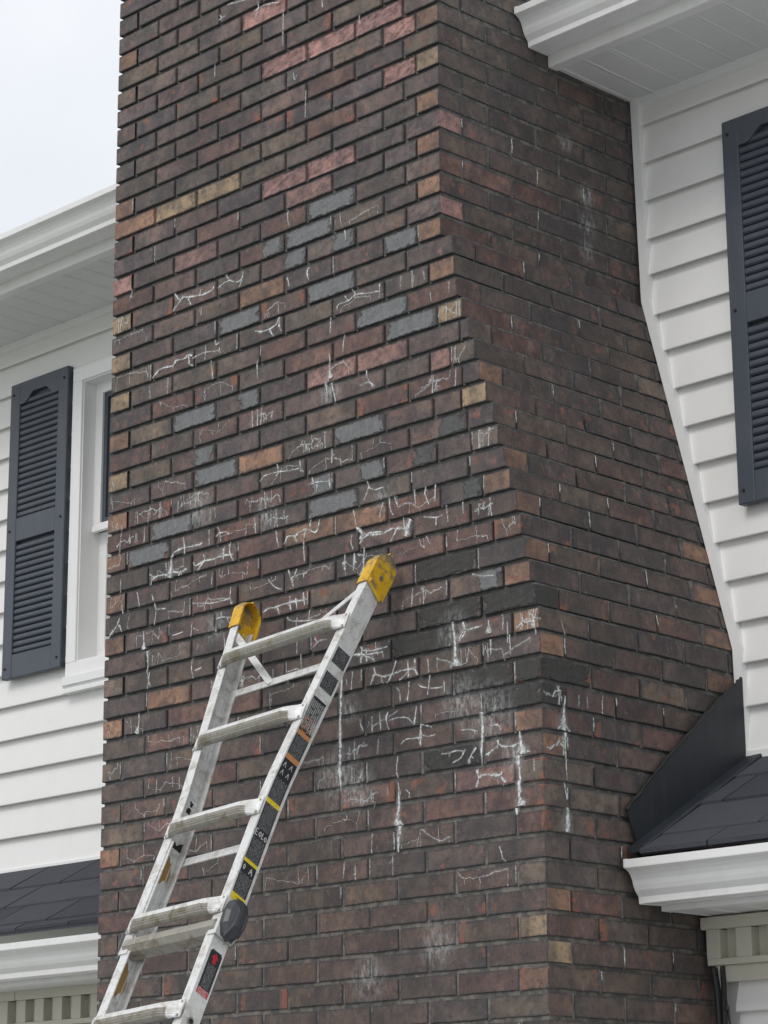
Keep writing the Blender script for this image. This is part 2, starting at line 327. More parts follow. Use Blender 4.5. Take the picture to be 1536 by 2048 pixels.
SPEC = {}
for w in """f-4.0:O-0 f-3.3:S-9 f-2.0:B-0 f0.2:B-0 f0.4:S-0 f0.5:S-0 f0.6:S-9 f1.2:R-0 f1.6:S-0 f1.7:O-0 f2.1:B-0 f3.2:R-0 f3.6:S-0 f3.7:T-0 f4.0:O-0 f4.4:B-0 f4.5:R-0 f5.0:O-0 f5.1:T-0 f5.2:T-0 f5.3:B-0 f5.7:O-0 f6.4:S-0 f6.5:S-0 f7.2:R-0 f7.4:s-0 f7.7:O-0 f8.0:S-0 f8.2:s-0 f8.4:R-9 f8.5:-G0 f9.3:-h0 f9.4:-G0 f9.7:O-0 f10.0:T-0 f10.2:--9 f10.3:--9 f10.4:-h0 f10.5:-h9 f11.3:O-0 f11.4:--9 f11.6:-G0 f11.7:O-0 f12.0:T-0 f12.3:-G0 f12.5:-G9 f13.1:--9 f13.2:--9 f13.3:--9 f13.4:B-9 f13.5:--9 f13.6:--1 f13.7:O-0 f14.0:T-0 f14.2:B-9 f14.4:R-0 f14.5:--9 f14.6:-G0 f15.4:R-0 f15.5:R-9 f15.6:-G0 f15.7:T-0 f16.0:O-0 f16.1:B-0 f16.2:-G0 f16.3:-h0 f16.5:s-0 f16.6:s-9 f17.5:--9 f17.7:s-0 f18.0:T-0 f18.2:-h0 f18.6:R-0 f19.2:-G0 f19.3:O-9 f19.4:--1 f19.5:-G0 f19.8:T-0 f20.0:O-0 f20.2:--1 f20.4:--9 f20.7:-D0 f21.0:--1 f21.1:-G0 f21.2:--1 f21.3:--1 f21.4:Rh9 f21.5:-h9 f21.6:-D0 f21.8:B-0 f22.0:O-0 f22.1:-G0 f22.2:--9 f22.3:--9 f22.4:--1 f22.5:-G9 f22.6:--9 f23.0:--9 f23.1:--9 f23.2:--9 f23.3:R-9 f23.4:O-9 f23.5:O-9 f23.6:--9 f23.7:-D9 f23.8:O-0 f24.0:O-9 f24.1:--9 f24.5:--9 f24.6:--9 f25.0:--9 f25.1:--9 f25.2:--9 f25.3:--9 f25.4:--9 f25.5:--9 f25.6:R-9 f25.7:R-9 f25.8:O-0 f26.0:O-0 f26.2:--9 f26.3:--9 f26.4:--9 f26.5:--9 f26.7:-K0 f27.4:--9 f27.6:--1 f27.7:-h9 f27.8:O-0 f28.0:B-0 f28.4:--9 f28.7:-K0 f28.8:-K0 f29.1:O-0 f29.4:--9 f29.5:--9 f29.6:-K0 f29.7:--9 f29.8:O-2 f30.0:O-0 f30.2:R-0 f30.3:R-0 f30.5:--1 f30.6:--9 f30.7:--9 f31.1:R-0 f31.6:--9 f31.7:-K0 f31.8:-K0 f32.0:B-0 f32.5:--9 f32.6:--9 f32.8:-K0 f33.5:--1 f33.6:--9 f33.7:--9 f33.8:O-0 f34.7:-K9 f34.8:--9 f35.0:B-0 f35.1:s-0 f35.5:--1 f35.7:s-9 f35.8:B-9 f36.0:O-0 f36.7:R-0 f38.6:--9 f39.8:B-0 f41.8:T-0 f43.8:O-0 s6.0:S-0 s8.1:R-0 s10.0:S-0 s16.0:B-0 s18.0:O-0 s22.0:O-0 s24.0:O-0 s24.4:O-0 s26.0:O-0 s26.4:O-0 s28.0:-K0 s28.4:O-0 s30.0:O-0 s30.4:O-0 s31.0:-K0 s31.2:B-0 s32.0:--2 s32.1:R-1 s33.0:R-0 s33.2:R-0 s34.0:O-2 s35.0:B-0 s36.0:B-0 s36.1:B-0 s40.0:O-0 s42.0:T-0 f24.7:--9 f28.1:--9 f-1.3:--9 f-4.3:--9 f9.0:--9 f26.1:--9 f34.5:--9 f8.1:--9 f32.7:--9 f35.6:--9 f15.3:--9 f38.8:--9 f-4.2:--9 f38.5:--9 f-1.2:--9 f-2.2:--9 f-2.5:--9 f20.5:--9 f11.2:--9 f1.4:--9 f-1.5:--9 f3.4:--9 f24.2:--9 f37.5:--9 f28.5:--9 f28.2:--9 f9.1:--9 f34.6:--9 f14.3:--9 f2.4:--9 f22.7:--9 f24.4:--9""".split():
    k, v = w.split(':'); SPEC[(k[0],)+tuple(int(a) for a in k[1:].replace('.', ' ').split())] = (v[0], v[1], int(v[2]))
PAL = {'T': (.42, .315, .20), 'O': (.34, .205, .14), 'B': (.205, .165, .135), 'R': (.205, .125, .108), 'S': (.48, .275, .255), 's': (.33, .20, .18)}
BASE = [(.118, .101, .101), (.124, .102, .100), (.114, .100, .104), (.132, .107, .102), (.106, .096, .100), (.140, .117, .104), (.138, .106, .098), (.120, .107, .100)]
GK = {'G': (1.0, 1.0), 'h': (.5, .9), 'D': (.5, .35), 'K': (1.0, .0)}
def shade(c, k): return tuple(a*k for a in c)
TOP_N, BOT_N = -16, 74
def project(p):
    d = [p[i]-CAM[i] for i in range(3)]; q = [sum(RC[r][i]*d[i] for i in range(3)) for r in range(3)]
    return (FPX*q[0]/q[2]+768, FPX*q[1]/q[2]+1024)
def brick(mb, axis, l0, l1, face, depth, z0, z1, r, tf, ts, fx, rough=0, sgn=1):
    """one worn brick: exposed face at `face`; axis x: runs along x (front); axis y: runs along y on the +x side (sgn 1) or -x side"""
    L = l1-l0; H = z1-z0; ch = .07
    jt = .016
    if rough:
        ls = [0, .1]+[L*k/7 for k in range(1, 7)]+[L-.1, L]; hs = [0, .2, .4, .6, .8, 1]
    else:
        ls = [0, ch, L*(.28+r.random()*.1), L*(.62+r.random()*.1), L-ch, L]; hs = [0, 1]
    off = r.uniform(-.035, .05); rows = []; tilt = r.uniform(-.03, .03)
    for i, l in enumerate(ls):
        end = i in (0, len(ls)-1); ci = ch if end else 0
        jb, jt_ = r.uniform(-.045, .05), r.uniform(-.05, .045)
        ring = [(depth, ci), (ch+ci+off, ci+jb)]
        for h in hs:
            rr = 0
            if rough and 0 < i < len(ls)-1: rr = rough*(.25+r.random())*(1 if 0 < h < 1 else .6)
            ring.append((ci+off+rr+r.uniform(-.012, .012)+tilt*(h-.5), max(ch, min(H-ch, H*h))+ (ci if h == 0 else (-ci if h == 1 else 0))*.5 + (jb if h == 0 else 0) + (jt_ if h == 1 else 0)))
        ring += [(ch+ci+off, H-ci+jt_), (depth, H-ci)]
        rows.append((l+(r.uniform(-.02, .03) if i == 0 else (r.uniform(-.03, .02) if end else 0)), ring))
    k = len(rows[0][1]); base = len(mb.v)
    for l, ring in rows:
        for d, h in ring:
            if axis == 'x': mb.v.append((l0+l, face+d, z0+h))
            else: mb.v.append((face-sgn*d-(shear(SHN, l0+l, z0+h) if sgn > 0 else 0), l0+l, z0+h))
    main, other = (tf, ts) if axis == 'x' else (ts, tf)
    for i in range(len(rows)-1):
        for j in range(k-1):
            idx = (base+i*k+j, base+(i+1)*k+j, base+(i+1)*k+j+1, base+i*k+j+1)
            U = [((rows[a][0])/L, rows[a][1][b][1]/H) for a, b in ((i, j), (i+1, j), (i+1, j+1), (i, j+1))]
            mb.face(idx, main, fx, U)
    mb.face([base+j for j in range(k)], other, fx, [(p[0]/depth, p[1]/H) for p in rows[0][1]])
    e = base+(len(rows)-1)*k
    mb.face([e+j for j in range(k)][::-1], other, fx, [(.5, .5)]*k)
    return off
def spec(face, n, i, r):
    c, gk, v = SPEC.get((face, n, i), ('-', '-', 0))
    if c in PAL: t = shade(PAL[c], r.uniform(.9, 1.1))
    else:
        t = shade(r.choice(BASE), r.uniform(.98, 1.30))
        k = max(0, min(1, n/40)); t = (t[0]*(1.15-.15*k), t[1]*(1.09-.20*k), t[2]*(1.08-.28*k))  # paler, cooler towards the top: lens flare partly painted into the tint
        if face == 's' and n < 33: t = shade(t, .80)  # upper right-hand face darkened: shade under the eave painted into the tint
        q = r.random()
        if q < .05: t = shade(PAL['B'], r.uniform(.75, .95))
        elif q < .10: t = shade(PAL['R'], r.uniform(.7, .9))
    fx = (r.random(),)+GK.get(gk, (0.0, 0.0))
    rough = .22 if c == 'S' else (.07 if c == 's' or gk in 'GDK' else 0)
    return t, fx, rough, v
def shear(n, y, z):
    return max(-.5, xr(n)+.08-trimx(z))*min(1.1, max(0, y)/33.0)**1.5
def trimx(z):
    P = [(0, 59.0), (-28.8, 59.7), (-73.3, 70.95), (-200, 71.95)]
    for (za, xa), (zb, xb) in zip(P, P[1:]):
        if z >= zb: return xa+(xb-xa)*(za-z)/(za-zb)
SHN = 0
items = []; veins = []
for n in range(TOP_N, BOT_N):
    r = random.Random(1000+n); z1 = -CH*(n-1)-.22; z0 = -CH*n+.22; X = xr(n); js = [0]+joints(n)+[X]; odd = n % 2
    zj = r.uniform(-.03, .03); z0 += zj; z1 += zj
    sj = [0, 8.19, 16.56, 24.94, 33.3, D] if odd else [0, 3.81, 12.19, 20.56, 28.94, D]
    nb = len(js)-1; SHN = n
    for i in range(nb):
        a, b = js[i], js[i+1]
        rr = random.Random(n*100+i); t, fx, rough, v = spec('f', n, i, rr)
        x0 = a+(.19 if i else 0)+rr.uniform(-.04, .04)*(i > 0); x1 = b-(.19 if i < nb-1 else 0)+rr.uniform(-.04, .04)*(i < nb-1)
        if x1-x0 < .5: continue
        mb = MB()
        if i == nb-1:                       # quoin, shows on the side face too
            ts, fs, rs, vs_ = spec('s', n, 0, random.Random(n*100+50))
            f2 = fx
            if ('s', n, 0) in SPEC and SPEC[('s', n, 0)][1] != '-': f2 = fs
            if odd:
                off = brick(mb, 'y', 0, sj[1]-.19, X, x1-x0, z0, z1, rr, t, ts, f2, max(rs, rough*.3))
                area = (x1-x0)*(z1-z0)*2.2
            else:
                off = brick(mb, 'x', x0, X, 0, sj[1]-.19, z0, z1, rr, t, ts, f2, max(rough, rs*.5)); area = (x1-x0+3)*(z1-z0)
            if vs_: veins.append(('s', X, .4, sj[1]-.3, z0, z1, vs_, 900+n))
        elif i == 0 and not odd:
            brick(mb, 'y', 0, 8.0, 0, x1-x0, z0, z1, rr, t, t, fx, rough, sgn=-1); area = (x1-x0)*(z1-z0)
        else:
            brick(mb, 'x', x0, x1, 0, 3.6, z0, z1, rr, t, t, fx, rough); area = (x1-x0)*(z1-z0)
        if not v and 9 < n < 37 and rr.random() < .10 and fx[1] == 0: v = 1
        if v in (1, 2): veins.append(('f', 0, x0+.15, x1-.15, z0, z1, v, n*37+i))
        u, w = project(((x0+x1)/2, 0, (z0+z1)/2)); d = math.dist(CAM, ((x0+x1)/2, 0, z0))
        items.append((area/d**2 if -20 < u < 1556 and -20 < w < 2068 else 0, mb))
    for i in range(1, len(sj)-1):
        a, b = sj[i]+.19, sj[i+1]-.19
        if b-a < .6: continue
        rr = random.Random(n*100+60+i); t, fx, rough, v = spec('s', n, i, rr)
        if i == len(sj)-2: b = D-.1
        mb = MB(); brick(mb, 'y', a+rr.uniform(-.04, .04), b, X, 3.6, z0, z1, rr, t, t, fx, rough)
        if v: veins.append(('s', X, a+.15, b-.15, z0, z1, v, n*41+i))
        u, w = project((X, (a+b)/2, z0)); d = math.dist(CAM, (X, a, z0))
        items.append(((b-a)*2.25/d**2*.72 if -20 < u < 1556 and -20 < w < 2068 else 0, mb))
    for i in range(0 if odd else 1, 5):     # left flank, seen only from the far side
        a, b = (8.2+8.375*i-(0 if odd else 8.375)) if not odd else 3.8+8.375*i, 0
        b = min(a+8.0, D)
        if b-a > 1:
            rr = random.Random(n*100+80+i); t, fx, _, _ = spec('l', n, i, rr); mb = MB(); brick(mb, 'y', a, b, 0, 3.6, z0, z1, rr, t, t, fx, 0, sgn=-1); items.append((0, mb))
items.sort(key=lambda q: -q[0])
rest = MB()
for k, (a, mb) in enumerate(items):
    if k < 300: mb.build('brick', M['brick'], chimney)
    else:
        n = rest.add(mb.v)
        for f, c, x, u in zip(mb.f, mb.c, mb.x, mb.uv): rest.face([n+i for i in f], c, x, u)
rest.build('brickwork', M['brick'], chimney, kind='stuff')
# mortar: raked back from the brick faces, stepping with the shoulder; grid-wobbled so that the joints are uneven
mo = MB()
for n in range(TOP_N, BOT_N):
    X = xr(n); z1, z0 = -CH*(n-1), -CH*n
    rk = .44 if n < 28 else max(.20, .44-(n-28)*.022)
    m0 = len(mo.v); mo.box(.3, X-.20, rk, D, z0-.001, z1+.0)
    for i in range(m0, m0+8):
        if mo.v[i][0] > 5: mo.v[i] = (mo.v[i][0]-shear(n, mo.v[i][1], mo.v[i][2]), mo.v[i][1], mo.v[i][2])
mo.build('mortar', M['mortar'], chimney)
# mortar standing in the vertical joints, nearly flush low down and on the side
hd = MB()
for n in range(1, 50):
    js = joints(n); r = random.Random(n+5); X = xr(n)
    z1, z0 = -CH*(n-1)-.1, -CH*n+.1
    for j in js:
        p = r.random(); dep = .30 if n < 30 else .12
        if p < .5 or n > 30: hd.box(j-.21, j+.21, dep+r.uniform(-.05, .08), 1, z0, z1, .05)
    for j in ([8.19, 16.56, 24.94] if n % 2 else [3.81, 12.19, 20.56, 28.94]):
        if r.random() < .8: xx = X-shear(n, j, z0); hd.box(xx-1, xx-r.uniform(.06, .25), j-.2, j+.2, z0, z1, .05)
hd.build('joint_mortar', M['mortar'], chimney, kind='stuff')
# salt crusts: crackle lines on single bricks and drips below leaking joints
cr = MB()
def ribbon(face, X, pts, ws, yo=.06, alpha=1.0, halo=True):
    prev = None
    for i, ((a, z), w) in enumerate(zip(pts, ws)):
        a2, z2 = pts[min(i+1, len(pts)-1)]; a1, z1 = pts[max(i-1, 0)]; dx, dz = a2-a1, z2-z1; L = math.hypot(dx, dz) or 1; w *= 1.38; px, pz = -dz/L*w/2, dx/L*w/2
        q = [(a+px, yo, z+pz), (a, yo+.02, z), (a-px, yo, z-pz)]
        P = [(u, -d, zz) if face == 'f' else (X+d-shear(int(-zz/CH)+1, u, zz), u, zz) for u, d, zz in q]
        n = cr.add(P)
        if prev is not None:
            cr.face([prev, prev+1, n+1, n], fx=(alpha*.9, 0, 0), uv=[(0, 0), (1, 0), (1, 1), (0, 1)]); cr.face([prev+1, prev+2, n+2, n+1], fx=(alpha, 0, 0), uv=[(1, 0), (0, 0), (0, 1), (1, 1)])
        prev = n
    if halo and len(pts) > 2: ribbon(face, X, pts[::2]+([pts[-1]] if len(pts) % 2 == 0 else []), [max(.32, ws[min(i*2, len(ws)-1)]*2.6) for i in range((len(pts)+1)//2+(len(pts) % 2 == 0))], yo-.012, .20, False)
def wander(r, p, q, amp, k):
    pts = []
    for i in range(k+1):
        t = i/k; pts.append((p[0]+(q[0]-p[0])*t+r.uniform(-amp, amp)*(0 < i < k), p[1]+(q[1]-p[1])*t+r.uniform(-amp, amp)*(0 < i < k)))
    return pts
def meander(r, p, q, amp, k):
    ph, f1, f2 = r.uniform(0, 6.3), r.uniform(.8, 1.6), r.uniform(2.2, 3.6); pts = []; L = math.dist(p, q) or 1; nx, nz = -(q[1]-p[1])/L, (q[0]-p[0])/L
    for i in range(k+1):
        t = i/k; e = math.sin(math.pi*t)**.5 if 0 < t < 1 else 0; o = e*amp*(math.sin(ph+f1*6.28*t)*.7+math.sin(ph*2+f2*6.28*t)*.45)+r.uniform(-.025, .025)
        pts.append((p[0]+(q[0]-p[0])*t+nx*o, p[1]+(q[1]-p[1])*t+nz*o))
    return pts
for face, X, a0, a1, z0, z1, lv, sd_ in veins:
    r = random.Random(sd_); L = a1-a0; H = z1-z0; w0 = .08 if lv == 1 else .13
    kind = r.random()
    def run(p, q, w_a, w_b, amp=.10):
        k = max(4, int(math.dist(p, q)*4)); P_ = meander(r, p, q, amp, k); ribbon(face, X, P_, [(w_a+(w_b-w_a)*i/k)*r.uniform(.75, 1.3) for i in range(k+1)]); return P_
    if lv == 2 or kind < .55:
        s0, s1 = (a0+L*r.uniform(.02, .2), a1-L*r.uniform(.02, .2)) if lv == 2 else (lambda q: (a0+L*q, a0+L*min(1, q+r.uniform(.35, .6))))(r.uniform(0, .5))
        m_ = run((s0, z0+H*r.uniform(.2, .6)), (s1, z0+H*r.uniform(.45, .85)), w0*.5, w0*1.0, H*.16)
        nb_ = int((r.randint(6, 9) if lv == 2 else r.randint(3, 5))*min(1, L/8))
        for _ in range(nb_):
            p = m_[r.randint(1, len(m_)-1)]
            if r.random() < .62:
                e_ = run(p, (p[0]+r.uniform(-.5, .25), z0+H*r.uniform(.02, .35)), w0*1.1, w0*.4, .09)
                if r.random() < .4: s_ = e_[len(e_)//2]; run(s_, (s_[0]+r.uniform(-.7, .7), s_[1]-r.uniform(.1, .5)), w0*.5, w0*.2, .05)
            else: run(p, (p[0]+r.uniform(-.3, .4), z1-H*r.uniform(.02, .2)), w0*.8, w0*.3, .07)
        if lv == 2:
            p = m_[-2]; run((p[0]+.1, z1-.1), (p[0], z0+.12), w0*.6, w0*1.5, .08)
            for _ in range(6):
                p = m_[r.randint(1, len(m_)-1)]; run(p, (p[0]+r.uniform(-.9, .9), p[1]+r.uniform(-.6, .6)), w0*.5, w0*.2, .1)
    if lv == 1 or r.random() < .4:
        for _ in range(r.randint(2, 4)):
            a = a0+L*r.uniform(.04, .96); full = r.random() < .45
            run((a, z1-.05 if full else z1-H*r.uniform(.1, .4)), (a+r.uniform(-.25, .25), z0+.05 if full else z0+H*r.uniform(.05, .4)), w0*.5, w0*(1.4 if full else .5), .06)
def smooth(P, per=5):
    out_ = []
    for i in range(len(P)-1):
        p0, p1, p2, p3 = P[max(i-1, 0)], P[i], P[i+1], P[min(i+2, len(P)-1)]
        for k in range(per):
            t = k/per; out_.append(tuple(.5*(2*p1[j]+(p2[j]-p0[j])*t+(2*p0[j]-5*p1[j]+4*p2[j]-p3[j])*t*t+(3*p1[j]-p0[j]-3*p2[j]+p3[j])*t**3) for j in (0, 1)))
    return out_+[P[-1]]
